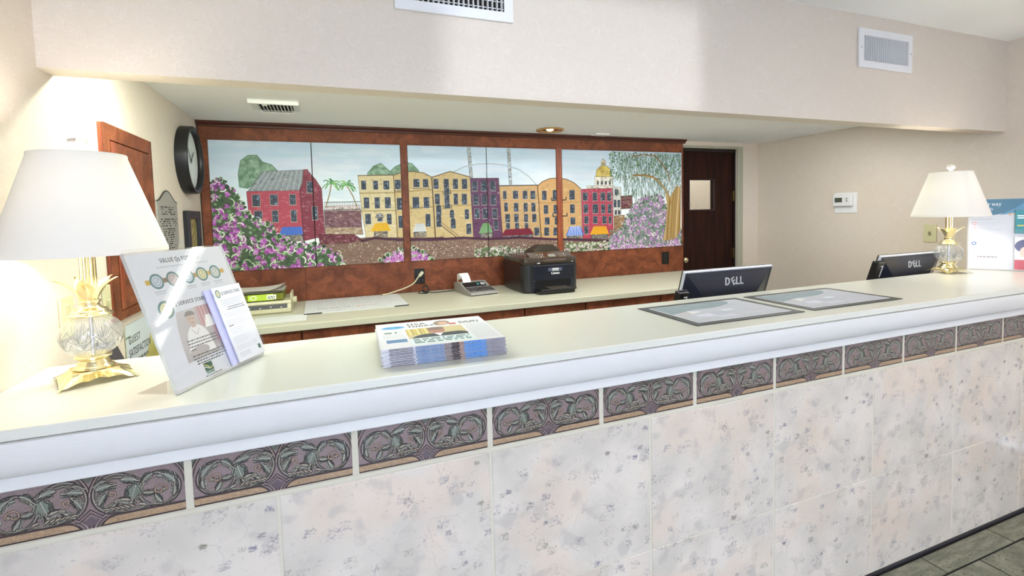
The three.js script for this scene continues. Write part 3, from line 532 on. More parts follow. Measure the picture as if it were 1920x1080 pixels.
{
  const p = onLeft('braille_plaque', 'grey braille plaque with an arched top between the wall cabinet and the clock', 'plaque', -1.318, 1.300);
  const pts = [[0.03, 0], [0.27, 0], [0.302, 0.045], [0.302, 0.228]];
  for (let i = 0; i <= 12; i++) { const t = i / 12, s = 0.302 - 0.302 * t; pts.push([s, 0.228 + 0.050 * (0.5 - 0.5 * Math.cos(2 * Math.PI * t))]); }
  pts.push([0, 0.045]);
  obj('plate', ext(pts.map(([a, b]) => [a, b]), 0.004, 0.001).translate(0, 0, 0.0015), mat(0xa5a49e, 0.42, 0.2), p);
  obj('top_edge', tube(pts.slice(4, 17).map(([a, b]) => [a, b + 0.002, 0.005]), 0.003, 40), mat(0x2a2622, 0.5), p);
  seed = 31; const dots = [], row = (y, a, b) => { for (let u = a; u < b; u += 0.0125) for (let k = 0; k < 2; k++) if (rnd() < 0.55) dots.push(new THREE.SphereGeometry(0.0028, 6, 4).translate(u + rr(-0.001, 0.001), y - k * 0.010, 0.007)); };
  for (const [y, a, b] of [[0.205, 0.05, 0.23], [0.183, 0.06, 0.25], [0.150, 0.03, 0.27], [0.130, 0.04, 0.27], [0.105, 0.07, 0.24], [0.087, 0.08, 0.22], [0.066, 0.08, 0.23], [0.045, 0.10, 0.20], [0.026, 0.05, 0.26]]) row(y, a, b);
  const dd = obj('braille_dots', dots, mat(0x2b2a28, 0.5), p); dd.userData = { kind: 'stuff' };
}
{
  const f = onLeft('picture_frame', 'small black framed gold picture hanging under the clock', 'picture', -1.735, 1.235);
  const W = 0.262, H = 0.258, b = 0.042;
  obj('frame', [bx(0, b, 0, H, 0.001, 0.026, 0.005, 2), bx(W - b, W, 0, H, 0.001, 0.026, 0.005, 2), bx(b - 0.004, W - b + 0.004, H - b, H, 0.001, 0.026, 0.005, 2), bx(b - 0.004, W - b + 0.004, 0, b, 0.001, 0.026, 0.005, 2)], mat(0x16181d, 0.35), f);
  obj('picture', bx(b - 0.003, W - b + 0.003, b - 0.003, H - b + 0.003, 0.003, 0.010), print(pixels(128, 128, (u, v) => { const g = fbm(u * 6, v * 6, 3, 4); return mixc(mixc([120, 112, 52], [196, 180, 96], 0.5 + g * 1.5), [150, 96, 60], smooth(0.2, 0.5, fbm(u * 9, v * 9, 8))); }), 0.25), f);
}
tag(obj('paper_card', box(0.062, 0.058, 0.0012).rotateZ(0.06).rotateY(Math.PI / 2).translate(XL + 0.0015, 1.322, -1.678), print(canvas(128, 128, (x) => { x.fillStyle = '#d9d9d2'; x.fillRect(0, 0, 128, 128); seed = 5; for (let i = 0; i < 7; i++) squiggle(x, 14, 24 + i * 14, rr(60, 100), 3, '#8a8a88'); }))), 'tiny white paper card stuck between the braille plaque and the picture', 'card');
{
  const poster = canvas(700, 560, (x, w, h) => {
    x.fillStyle = '#c7c486'; x.fillRect(0, 0, w, h); seed = 61;
    const g = x.createLinearGradient(0, 0, w, h); g.addColorStop(0, '#d8d7a8'); g.addColorStop(0.6, '#bdb768'); g.addColorStop(1, '#cfcb92'); x.fillStyle = g; x.fillRect(0, 0, w, h);
    x.fillStyle = '#cbd6de'; x.beginPath(); x.moveTo(0, 0); x.lineTo(420, 0); x.quadraticCurveTo(410, 170, 300, 245); x.quadraticCurveTo(150, 325, 0, 285); x.fill();
    x.strokeStyle = '#a79f4e'; x.lineWidth = 9; x.beginPath(); x.moveTo(420, 0); x.quadraticCurveTo(410, 176, 300, 252); x.quadraticCurveTo(150, 332, 0, 292); x.stroke();
    squiggle(x, 0, 66, 70, 12, '#3c5a3a');
    say(x, 'GUEST', 38, 118, 60, '#23303f', 'bold', 'sans-serif', 'left', 190); say(x, 'SATISFACTION', 34, 192, 62, '#23303f', 'bold', 'sans-serif', 'left', 360); squiggle(x, 44, 222, 300, 18, '#5a6a76');
    x.fillStyle = '#cdd7de'; x.fillRect(0, 345, w, 300); x.strokeStyle = '#8e8a4a'; x.lineWidth = 7; x.beginPath(); x.moveTo(0, 345); x.lineTo(w, 345); x.stroke();
    squiggle(x, 250, 372, 130, 9, '#7c8c6c'); x.fillStyle = '#9aa8b0'; x.fillRect(250, 390, 420, 3);
    say(x, '3.87', 240, 452, 54, '#27306e', 'bold'); say(x, '6.6', 420, 436, 50, '#27306e', 'bold'); say(x, '6.8', 430, 490, 50, '#27306e', 'bold'); squiggle(x, 40, 420, 130, 22, '#5b63a0'); squiggle(x, 40, 480, 150, 22, '#5b63a0');
  });
  tag(obj('wall_poster', box(0.44, 0.352, 0.003).rotateY(Math.PI / 2).translate(XL + 0.003, 0.894, -1.108), print(poster, 0.3)), 'yellow-green guest satisfaction poster on the left wall below the wooden cabinet', 'poster');
}
function plate(name, label, z, y, w, h, kind) {
  const p = onLeft(name, label, 'wall plate', z, y);
  obj('cover', bx(-w / 2, w / 2, -h / 2, h / 2, 0.0003, 0.006, 0.002, 2), almond, p);
  if (kind === 'outlet') for (const s of [0, 1]) part('socket', bx(-0.016, 0.016, s ? 0.006 : -0.034, s ? 0.034 : -0.006, 0.004, 0.0075, 0.003, 2), mat(0xc9c49a, 0.45), p, s);
  else for (const s of [0, 1]) part('toggle', bx(-0.026 + s * 0.042, -0.016 + s * 0.042, -0.012, 0.012, 0.005, 0.017, 0.002), mat(0xc9c49a, 0.45), p, s);
}
plate('wall_outlet', 'almond outlet plate on the left wall behind the glass lamp', -0.497, 1.180, 0.072, 0.116, 'outlet');
plate('switch_plate', 'almond double switch plate on the left wall beside the wooden cabinet', -0.772, 1.176, 0.086, 0.116, 'switch');

// ------------------------------------------------------------------ right wall
const onRight = (name, label, cat, z, y) => thing(name, label, cat, [XR, y, z], -Math.PI / 2);
{
  const t = onRight('thermostat', 'white digital thermostat with grey screen on the right wall', 'thermostat', -1.374, 1.459);
  obj('back_plate', bx(-0.086, 0.086, -0.078, 0.078, 0.0003, 0.005, 0.002), mat(0xeaeaec, 0.5), t);
  obj('case', box(0.150, 0.092, 0.026, -0.012, 0.018, 0.018, 0.011, 4), mat(0xe6e7e8, 0.4), t);
  obj('screen', bx(-0.066, -0.008, 0.004, 0.040, 0.0305, 0.0318), mat(0x50574d, 0.25), t);
  for (const s of [0, 1]) part('button', box(0.018, 0.012, 0.004, 0.026, 0.014 + s * 0.018, 0.0315, 0.0018), mat(0xa9adb0, 0.4), t, s);
}
{
  const p = onRight('switch_plate', 'almond switch plate with one toggle on the right wall by the far lamp', 'wall plate', -0.810, 1.240);
  obj('cover', bx(-0.037, 0.037, -0.058, 0.058, 0.0003, 0.006, 0.002, 2), almond, p);
  obj('toggle', bx(-0.005, 0.005, -0.010, 0.012, 0.005, 0.017, 0.002), mat(0x8e8867, 0.5), p);
}
// ------------------------------------------------------------------ air grilles
function grille(label, x0, x1, y0, y1, bars) {
  const v = thing('air_vent', label, 'vent', [x0, y0, -0.448]), W = x1 - x0, H = y1 - y0, m = 0.034;
  obj('frame', [bx(0, W, 0, m, 0.0005, 0.012, 0.003, 2), bx(0, W, H - m, H, 0.0005, 0.012, 0.003, 2), bx(0, m, m - 0.003, H - m + 0.003, 0.0005, 0.012, 0.003, 2), bx(W - m, W, m - 0.003, H - m + 0.003, 0.0005, 0.012, 0.003, 2)], white, v);
  obj('duct_shade', bx(m - 0.002, W - m + 0.002, m - 0.002, H - m + 0.002, 0.0004, 0.0012), mat(0x0b0b0d, 0.9), v);  // flat black sheet paints the shade inside the grille
  for (let i = 0; i < 20; i++) part('slat', box(0.0026, H - 2 * m, bars ? 0.010 : 0.0078).rotateY(bars ? 0.2 : 0.30).translate(m + (W - 2 * m) * (i + 0.5) / 20, H / 2, 0.0065), white, v, i);
  if (bars) for (let i = 0; i < 5; i++) part('bar', bx(m, W - m, m + (H - 2 * m) * (i + 0.45) / 5 - 0.0012, m + (H - 2 * m) * (i + 0.45) / 5 + 0.0012, 0.0015, 0.004), white, v, i);
  for (const s of [0, 1]) part('screw', cyl(0.004, 0.002, 0, 0, 0).rotateX(Math.PI / 2).translate(s ? W - 0.014 : 0.014, H / 2, 0.0125), chrome, v, s);
}
grille('white wall grille with dark gaps cut off by the top edge of the picture', -0.145, 0.268, 2.111, 2.301, true);
grille('white wall grille with vertical vanes on the soffit near the right wall', 2.075, 2.480, 2.113, 2.301, false);
{
  const v = thing('ceiling_vent', 'white ceiling register with open slots near the left wall', 'vent', [-0.60, YB, -1.60]);
  obj('flange', bx(-0.115, 0.115, -0.004, -0.0003, -0.125, 0.125, 0.001), mat(0xdfe0dc, 0.5), v);
  obj('front_rail', bx(-0.115, 0.115, -0.022, -0.003, 0.105, 0.122, 0.003), mat(0xf2f2ee, 0.4), v);
  obj('rear_rail', bx(-0.08, 0.08, -0.020, -0.003, -0.122, -0.106, 0.003), mat(0xf2f2ee, 0.4), v);
  obj('duct_shade', bx(-0.082, 0.082, -0.0050, -0.0035, -0.105, 0.075), mat(0x101012, 0.9), v);  // black sheet stands in for the shade between the slots
  for (let i = 0; i < 10; i++) part('slat', box(0.003, 0.014, 0.18).rotateZ(0.5).translate(-0.074 + i * 0.0164, -0.012, -0.015), mat(0xe4e4e0, 0.5), v, i);
  obj('lever', bx(-0.052, -0.030, -0.024, -0.014, 0.078, 0.104, 0.002), mat(0xf2f2ee, 0.4), v);
}
{
  const v = thing('ceiling_vent', 'white ceiling register at the right end of the back ceiling', 'vent', [3.03, YB, -1.54]);
  obj('flange', bx(-0.14, 0.14, -0.005, -0.0003, -0.13, 0.13, 0.0015), mat(0xe4e4e2, 0.5), v);
  for (let i = 0; i < 9; i++) part('slat', box(0.24, 0.010, 0.003).rotateX(0.6).translate(0, -0.009, -0.10 + i * 0.025), mat(0xd9d9d6, 0.5), v, i);
}
{
  const v = thing('ceiling_plate', 'small white blank plate on the back ceiling near the cornice', 'plate', [1.585, YB, -2.02]);
  obj('plate', bx(-0.06, 0.06, -0.012, -0.0003, -0.035, 0.035, 0.003), mat(0xeeeeea, 0.45), v); obj('screw', cyl(0.004, 0.002, 0, -0.0128, 0), chrome, v);
}
{
  const d = thing('recessed_light', 'round recessed ceiling light with a bright gold baffle', 'ceiling light', [1.125, YB, -1.94]);
  obj('trim_ring', lathe([[0.060, -0.001], [0.098, -0.001], [0.100, -0.004], [0.092, -0.010], [0.072, -0.008], [0.060, -0.001]], 40), mat(0xd8ac68, 0.3, 0.7), d);
  obj('baffle', lathe([[0.0595, -0.0035], [0.050, -0.0015], [0.028, -0.0008]], 40), mat(0xd9b878, 0.22, 0.9), d);
  obj('bulb', lathe([[0, -0.011], [0.014, -0.010], [0.024, -0.005], [0.026, -0.001]], 24), mat(0xffffff, 0.4, 0, { emissive: 0xffe8c8, emissiveIntensity: 3 }), d);
  const s = light(new THREE.SpotLight(0xfff0dc, 0.3, 0, 1.2, 0.9), 1.125, YB - 0.03, -1.94); s.target.position.set(1.125, 0, -1.6); scene.add(s.target); s.shadow.radius = 3;
}
const STRIP = 44;
// unseen lobby ceiling panels behind the camera, placed to light the counter front
for (const [i, x, z, lab] of [[0, 0.3, 2.55, 'unseen ceiling light panel over the lobby window'], [1, 2.35, 1.7, 'unseen ceiling light panel over the lobby floor on the right']]) {
  const p = thing('unseen_ceiling_light', lab, 'ceiling light', [x, YC, z]);
  obj('frame', [bx(-0.32, 0.32, -0.012, -0.0003, -0.62, -0.59), bx(-0.32, 0.32, -0.012, -0.0003, 0.59, 0.62), bx(-0.32, -0.29, -0.012, -0.0003, -0.59, 0.59), bx(0.29, 0.32, -0.012, -0.0003, -0.59, 0.59)], white, p);
  obj('diffuser', bx(-0.29, 0.29, -0.008, -0.003, -0.59, 0.59), mat(0xffffff, 0.7, 0, { emissive: 0xfff1e2, emissiveIntensity: 0.8 }), p);
  area(0xfff5ec, 12.5, 0.56, 1.16, x, YC - 0.014, z, x, 0, z);
}
// unseen strip lights behind the soffit, placed to light the mural and back walls
for (const [i, x, z, lab] of [[0, -0.50, -0.72, 'unseen strip light on the back ceiling by the left wall'], [1, 1.0, -1.0, 'unseen strip light on the back ceiling over the printer'], [2, 2.3, -1.05, 'unseen strip light on the back ceiling by the right wall']]) {
  const p = thing('unseen_strip_light', lab, 'ceiling light', [x, YB, z]);
  obj('housing', bx(-0.56, 0.56, -0.03, -0.0003, -0.07, 0.07, 0.004), white, p);
  obj('diffuser', bx(-0.55, 0.55, -0.036, -0.03, -0.06, 0.06), mat(0xffffff, 0.7, 0, { emissive: 0xf6fbe8, emissiveIntensity: 1.0 }), p);
  area(i ? 0xfbfdf8 : 0xf4fdec, i ? STRIP : STRIP * 1.5, 1.08, 0.11, x, YB - 0.042, z, x, 0, z - 0.5);
}
// ------------------------------------------------------------------ table lamps
function makeLamp(label, pos, turn, power, seam) {
  const t = thing('table_lamp', label, 'lamp', pos, turn);
  // square foot with flared corners and scalloped aprons
  const pos3 = [], uv3 = [], idx = [], N = 32, M = 8;
  for (let s = 0; s < 4; s++) for (let i = 0; i <= N; i++) for (let j = 0; j <= M; j++) {
    const u = -1 + 2 * i / N, v = j / M, c = Math.pow(Math.abs(u), 5);
    const half = 0.041 + (0.012 * v + 0.013 * v * v) + 0.004 * c * v * v, low = 0.0012 + 0.0125 * (1 - Math.pow(Math.abs(u), 1.6)) * 0.9 + 0.0035 * Math.abs(Math.cos(u * Math.PI * 1.9)) * (1 - c);
    const y = 0.0255 + (low - 0.0255) * v, a = half * u * (1 + 0.10 * c * v * v), r = half, q = s * Math.PI / 2;
    pos3.push(a * Math.cos(q) + r * Math.sin(q), y, -a * Math.sin(q) + r * Math.cos(q)); uv3.push(i / N, v);
    if (i < N && j < M) { const k = (s * (N + 1) + i) * (M + 1) + j; idx.push(k, k + 1, k + M + 1, k + 1, k + M + 2, k + M + 1); }
  }
  const skirt = new THREE.BufferGeometry(); skirt.setAttribute('position', new THREE.Float32BufferAttribute(pos3, 3)); skirt.setAttribute('uv', new THREE.Float32BufferAttribute(uv3, 2)); skirt.setIndex(idx); skirt.computeVertexNormals();
  obj('base', [skirt, bx(-0.041, 0.041, 0.0245, 0.0268, -0.041, 0.041)], new THREE.MeshPhysicalMaterial({ color: 0xeddfae, roughness: 0.26, metalness: 1, side: THREE.DoubleSide }), t);
  obj('pedestal', lathe([[0, 0.026], [0.038, 0.0265], [0.039, 0.030], [0.033, 0.034], [0.031, 0.038], [0.030, 0.043], [0.026, 0.045], [0.027, 0.049], [0.034, 0.052], [0.036, 0.056], [0.030, 0.059], [0, 0.059]], 48), brass, t);
  // cut glass globe: a ground-in lattice of long leaves
  const R = 0.0608, H = 0.0485, cy0 = 0.1045, prof = [];
  for (let i = 0; i <= 28; i++) { const a = -1.22 + 2.44 * i / 28; prof.push([R * Math.cos(a) + 0.0002, cy0 + H * Math.sin(a) / Math.sin(1.22) ]); }
  const globe = lathe(prof, 96), gp = globe.attributes.position;
  for (let i = 0; i < gp.count; i++) {
    const a = Math.atan2(gp.getZ(i), gp.getX(i)), y = (gp.getY(i) - cy0) / H, r = Math.hypot(gp.getX(i), gp.getZ(i)), e = Math.cos(y * 1.4);
    const k = 6 * a, cut = Math.pow(Math.abs(Math.sin(k + y * 2.6)), 10) + Math.pow(Math.abs(Math.sin(k - y * 2.6)), 10) + 0.7 * Math.pow(Math.abs(Math.sin(2 * k + y * 9)), 8) * (y < 0.2 ? 1 : 0);
    const q = (r - 0.0022 * e * Math.min(1.4, cut)) / r; gp.setX(i, gp.getX(i) * q); gp.setZ(i, gp.getZ(i) * q);
  }
  globe.computeVertexNormals();
  obj('glass_globe', globe, cutGlass, t);
  obj('rod', cyl(0.0045, 0.10, 0, cy0, 0), mat(0xd8d9da, 0.25, 0.9), t);
  obj('collar', lathe([[0, 0.151], [0.042, 0.151], [0.044, 0.154], [0.040, 0.157], [0.034, 0.159], [0.035, 0.162], [0.032, 0.166], [0.024, 0.169], [0.020, 0.173], [0.018, 0.179], [0.021, 0.183], [0.022, 0.186], [0.017, 0.189], [0, 0.189]], 48), brass, t);
  // four leaves of the crown
  for (let k = 0; k < 5; k++) {
    const P = [], U = [], I = [], n = 14, m = 6;
    for (let i = 0; i <= n; i++) for (let j = 0; j <= m; j++) {
      const s = i / n, v = -1 + 2 * j / m, w = 0.0165 * Math.pow(Math.sin(Math.PI * (0.16 + 0.84 * s)), 0.8) * v;
      const out = 0.014 + 0.012 * s + 0.034 * s * s, y = 0.188 + 0.062 * s - 0.010 * s * s - 0.004 * (1 - v * v) * s * 0;
      P.push(out + 0.004 * (1 - v * v) - 0.002 * Math.abs(v), y, w); U.push(s, j / m);
      if (i < n && j < m) { const q = i * (m + 1) + j; I.push(q, q + 1, q + m + 1, q + 1, q + m + 2, q + m + 1); }
    }
    const g = new THREE.BufferGeometry(); g.setAttribute('position', new THREE.Float32BufferAttribute(P, 3)); g.setAttribute('uv', new THREE.Float32BufferAttribute(U, 2)); g.setIndex(I); g.computeVertexNormals();
    part('leaf', g.rotateY(0.62 + k * Math.PI * 2 / 5), leafMat, t, k);
  }
  obj('column', [lathe([[0.0125, 0.188], [0.0125, 0.335], [0.016, 0.337], [0.016, 0.345], [0, 0.345]], 32), ...[0, 1, 2, 3, 4, 5].map((k) => cyl(0.0055, 0.147, 0.0115 * Math.cos(k * 1.047), 0.2615, 0.0115 * Math.sin(k * 1.047), 0.0055, 12))], brass, t);
  // hardback shade, open at both ends
  const sh = lathe([[0.158, 0.297], [0.1585, 0.296], [0.1595, 0.2965], [0.1595, 0.3075], [0.1583, 0.3082], [0.0895, 0.520], [0.0895, 0.5265], [0.088, 0.528], [0.0875, 0.527], [0.087, 0.519], [0.1563, 0.3075], [0.157, 0.2965], [0.158, 0.297]], 72);
  obj('shade', sh, shadeMat, t);
  obj('seam', new THREE.LatheGeometry([new THREE.Vector2(0.1554, 0.309), new THREE.Vector2(0.0868, 0.518)], 6, seam, 0.11), shadeMat, t);
  obj('spider', [bx(-0.087, 0.087, 0.5165, 0.5185, -0.0012, 0.0012), bx(-0.0012, 0.0012, 0.5165, 0.5185, -0.087, 0.087)], brassSoft, t);
  obj('harp', tube([[0.016, 0.345, 0], [0.042, 0.38, 0], [0.047, 0.43, 0], [0.034, 0.49, 0], [0, 0.515, 0], [-0.034, 0.49, 0], [-0.047, 0.43, 0], [-0.042, 0.38, 0], [-0.016, 0.345, 0]], 0.0016, 60), brassSoft, t);
  obj('bulb', lathe([[0, 0.455], [0.018, 0.449], [0.029, 0.432], [0.030, 0.418], [0.022, 0.395], [0.014, 0.378], [0.013, 0.346], [0, 0.345]], 28), bulbMat, t);
  obj('finial', lathe([[0, 0.519], [0.006, 0.519], [0.007, 0.528], [0.005, 0.532], [0.011, 0.541], [0.0185, 0.550], [0.0205, 0.556], [0.019, 0.561], [0.011, 0.565], [0, 0.566]], 10), mat(0xffffff, 0.04, 0, { transmission: 0.75, thickness: 0.01, ior: 1.5 }), t);
  const l = light(new THREE.PointLight(LAMP, power), pos[0], pos[1] + 0.42, pos[2]); l.shadow.radius = 1.5;
  return t;
}
const leafMat = new THREE.MeshPhysicalMaterial({ color: 0xf0e2b4, roughness: 0.3, metalness: 1, side: THREE.DoubleSide });
const shadeMat = mat(0xf4f1e8, 1, 0, { transmission: 0.115, thickness: 0, side: THREE.DoubleSide });
const cutMap = canvas(1024, 256, (x, w, h) => { seed = 66; x.fillStyle = '#fbfcfc'; x.fillRect(0, 0, w, h); for (let k = 0; k < 8; k++) for (const m of [-1, 1]) { const a = (k + 0.5) * 128; for (let i = 0; i < 6; i++) { x.strokeStyle = ['#cdd3d6', '#e2e6e8', '#b4bbc0'][i % 3]; x.lineWidth = 3.5; x.beginPath(); x.moveTo(a, 176); x.quadraticCurveTo(a + m * (8 + i * 10), 120, a + m * (6 + i * 12), 52 + i * 13); x.stroke(); } x.strokeStyle = '#bcc3c7'; x.lineWidth = 4; x.beginPath(); x.moveTo(a, 178); x.quadraticCurveTo(a + m * 34, 196, a + m * 64, 150); x.stroke(); for (let i = 0; i < 4; i++) { x.strokeStyle = '#c3c9cc'; x.lineWidth = 2.5; x.beginPath(); x.moveTo(a + m * i * 16, 188 + i * 3); x.lineTo(a + m * (i * 16 + 22), 232); x.stroke(); } } });
const cutGlass = mat(0xffffff, 0.06, 0, { map: texture(cutMap), transmission: 0.86, thickness: 0, ior: 1.5, side: THREE.DoubleSide });
const bulbMat = mat(0xffffff, 0.4, 0, { emissive: 0xfff0d8, emissiveIntensity: 2 });
makeLamp('glowing table lamp with a cut glass globe at the left end of the counter', [-0.910, CT, -0.222], 0.46, 0.52, 3.6);
makeLamp('table lamp with a cut glass globe at the far right end of the counter', [2.680, CT, -0.360], -0.31, 0.42, -0.24);

// ------------------------------------------------------------------ sign holders
function holder(label, p, d, lean, W, H, draw) {
  const t = thing('sign_holder', label, 'sign holder', p);
  const D = new THREE.Vector3(d[0], 0, d[1]).normalize(), n = new THREE.Vector3(-D.z, 0, D.x), U = new THREE.Vector3(0, Math.cos(lean), 0).addScaledVector(n, -Math.sin(lean)), Nn = new THREE.Vector3().crossVectors(D, U);
  const B = new THREE.Matrix4().makeBasis(D, U, Nn), F = new THREE.Matrix4().makeBasis(D, new THREE.Vector3(0, 1, 0), n);
  const up = (g) => g.applyMatrix4(B), flatOn = (g) => g.applyMatrix4(F);
  obj('back_sheet', up(bx(0, W, 0.003, H, -0.0032, -0.0012)), acrylic, t);
  obj('insert', up(bx(0.004, W - 0.004, 0.006, H - 0.003, -0.0010, -0.0002)), print(draw, 0.5), t);
  obj('front_sheet', up(bx(0, W, 0.003, H, 0.0002, 0.0018)), acrylic, t);
  obj('edge', up(join([bx(-0.001, 0.0006, 0.003, H, -0.0034, 0.0021), bx(W - 0.0006, W + 0.001, 0.003, H, -0.0034, 0.0021), bx(0, W, 0.001, 0.0042, -0.0034, 0.0021)])), mat(0xe6e9ea, 0.15, 0, { transmission: 0.5, thickness: 0 }), t);
  obj('foot', flatOn(bx(0, W, 0.0002, 0.0024, -0.095, 0.002)), acrylic, t);
  return { t, up };
}
{
  const ring = (x, a, b, r, c, tilt = 0) => { x.strokeStyle = '#5d8080'; x.lineWidth = r * 0.30; x.beginPath(); x.arc(a, b, r, 0, 6.3); x.stroke(); x.fillStyle = c; x.beginPath(); x.arc(a, b, r * 0.84, 0, 6.3); x.fill(); x.strokeStyle = 'rgba(90,110,110,.8)'; x.lineWidth = r * 0.07; x.beginPath(); x.arc(a, b, r * 0.58, 0, 6.3); x.stroke(); x.beginPath(); x.moveTo(a - r * 0.4, b + r * 0.2); x.lineTo(a, b + r * 0.1); x.lineTo(a + r * 0.3, b - r * 0.4); x.stroke(); };
  const art = canvas(1024, 1108, (x, w, h) => {
    seed = 77; x.fillStyle = '#dcdcde'; x.fillRect(0, 0, w, h);
    say(x, 'VALUE Qs FOR YOU', w * 0.49, 96, 54, '#4b4f52', 'bold', 'sans-serif', 'center', 420);
    squiggle(x, 240, 128, 560, 9, '#b0b3b6');
    const band = ['#c8a548', '#8d6a52', '#b08a55', '#d0ab4a', '#c8a24a']; for (let i = 0; i < 5; i++) { x.fillStyle = band[i]; x.fillRect(90 + i * 172, 222, 172, 40); }
    const ins = ['#c4cbd0', '#c9b9b4', '#c9d2dc', '#d8cfa0', '#cfcfc4']; for (let i = 0; i < 5; i++) { ring(x, 196 + i * 160, 242, 56, ins[i]); squiggle(x, 140 + i * 160, 324, 110, 8, '#a3a7a9'); squiggle(x, 150 + i * 160, 342, 90, 8, '#b3b6b8'); }
    ring(x, 180, 478, 64, '#d9cf9c'); say(x, 'Q SERVICE STARS', 262, 470, 46, '#4f5557', 'bold', 'sans-serif', 'left', 350);
    // washed-out photograph: a reader in pale clothes, a lamp, red drapes
    const ph = x.createLinearGradient(300, 500, 640, 980); ph.addColorStop(0, '#cbc6c3'); ph.addColorStop(1, '#a89f98'); x.fillStyle = ph; x.beginPath(); x.moveTo(250, 520); x.lineTo(640, 505); x.lineTo(660, 930); x.lineTo(190, 940); x.quadraticCurveTo(190, 700, 250, 520); x.fill();
    for (let i = 0; i < 14; i++) { x.fillStyle = ['#c09b98', '#d2b7b4', '#b58a86'][i % 3]; x.fillRect(452 + i * 12, 512, 12, 175); x.fillRect(560 + i * 7, 690, 7, 165); }
    x.fillStyle = '#f2efe6'; x.beginPath(); x.moveTo(530, 600); x.lineTo(585, 600); x.lineTo(640, 705); x.lineTo(490, 705); x.fill();
    x.fillStyle = '#e9e6e0'; x.beginPath(); x.moveTo(270, 760); x.quadraticCurveTo(300, 660, 380, 655); x.quadraticCurveTo(470, 660, 500, 760); x.lineTo(520, 900); x.lineTo(230, 900); x.fill();
    x.fillStyle = '#cdb5a6'; x.beginPath(); x.ellipse(376, 604, 44, 62, 0.05, 0, 6.3); x.fill(); x.fillRect(352, 640, 48, 34); x.fillStyle = '#8f8882'; x.beginPath(); x.ellipse(376, 572, 54, 40, 0, Math.PI, 0); x.fill(); x.fillStyle = '#7d6a60'; x.fillRect(354, 596, 12, 5); x.fillRect(386, 596, 12, 5); x.fillRect(362, 634, 28, 4); x.strokeStyle = '#a59c94'; x.lineWidth = 4; x.beginPath(); x.moveTo(340, 690); x.lineTo(380, 740); x.lineTo(420, 690); x.stroke();
    x.fillStyle = '#b9b0aa'; x.beginPath(); x.ellipse(340, 880, 110, 46, -0.1, 0, 6.3); x.fill();
    for (let i = 0; i < 6; i++) squiggle(x, 250, 770 + i * 26 + (i > 3 ? 26 : 0), i === 3 ? 60 : 330, 10, '#5f5f62');
    for (let i = 0; i < 2; i++) squiggle(x, 270, 946 + i * 22, 350 - i * 60, 11, '#4c4f52');
    // green square with a swoosh
    x.fillStyle = '#2f5d4c'; x.fillRect(318, 985, 92, 92); x.strokeStyle = '#d8c878'; x.lineWidth = 9; x.beginPath(); x.moveTo(326, 1000); x.quadraticCurveTo(360, 1010, 372, 1032); x.quadraticCurveTo(384, 1046, 404, 1026); x.stroke(); x.strokeStyle = '#f0efe6'; x.lineWidth = 7; x.beginPath(); x.moveTo(324, 1018); x.quadraticCurveTo(352, 1024, 366, 1040); x.stroke(); say(x, 'QUALITY', 364, 1072, 22, '#eef0ec', 'bold', 'serif', 'center');
    squiggle(x, 300, 1088, 190, 9, '#6a6d70');
  });
  const { t, up } = holder('clear slanted sign holder with a service flyer beside the glowing lamp', [-0.690, CT + 0.0003, 0.000], [0.136, -0.266], 0.345, 0.296, 0.320, art);
  // brochure pocket on the front
  obj('pocket', up(join([bx(0.172, 0.296, 0.004, 0.075, 0.016, 0.0175), bx(0.172, 0.1735, 0.004, 0.075, 0.002, 0.016), bx(0.2945, 0.296, 0.004, 0.075, 0.002, 0.016), bx(0.172, 0.296, 0.004, 0.0055, 0.002, 0.016)])), acrylic, t);
  const sheet = canvas(420, 640, (x, w, h) => { seed = 15; x.fillStyle = '#ececf2'; x.fillRect(0, 0, w, h); ring(x, 60, 56, 30, '#dcd6ac'); say(x, 'Q SERVICE STARS', 108, 72, 38, '#4f5557', 'bold', 'sans-serif', 'left', 280); for (let i = 0; i < 4; i++) squiggle(x, 60, 112 + i * 15, 330 - i * 20, 5, '#bcbfc8'); squiggle(x, 120, 176, 250, 8, '#6f737c'); squiggle(x, 110, 194, 270, 8, '#6f737c'); for (let i = 0; i < 22; i++) if (i % 5 !== 3) squiggle(x, i % 5 ? 40 : 30, 226 + i * 15, rr(180, 350), 4, '#c3c6d0'); squiggle(x, 40, 330, 70, 9, '#6f737c'); x.fillStyle = '#2f5d4c'; x.fillRect(340, 556, 38, 38); for (let i = 0; i < 3; i++) squiggle(x, 40, 570 + i * 14, 170, 5, '#b0b4bd'); });
  tag(obj('leaflet', up(bx(0.170, 0.268, 0.008, 0.205, 0.0034, 0.0062)).translate(-0.690, CT, 0), mat(0xc9c9ec, 0.6)), 'plain lavender leaflet at the back of the pocket of the slanted sign', 'leaflet');
  tag(obj('leaflet', up(bx(0.190, 0.293, 0.008, 0.206, 0.0084, 0.0112)).translate(-0.690, CT, 0), print(sheet, 0.5)), 'printed white leaflet in front in the pocket of the slanted sign', 'leaflet');
}
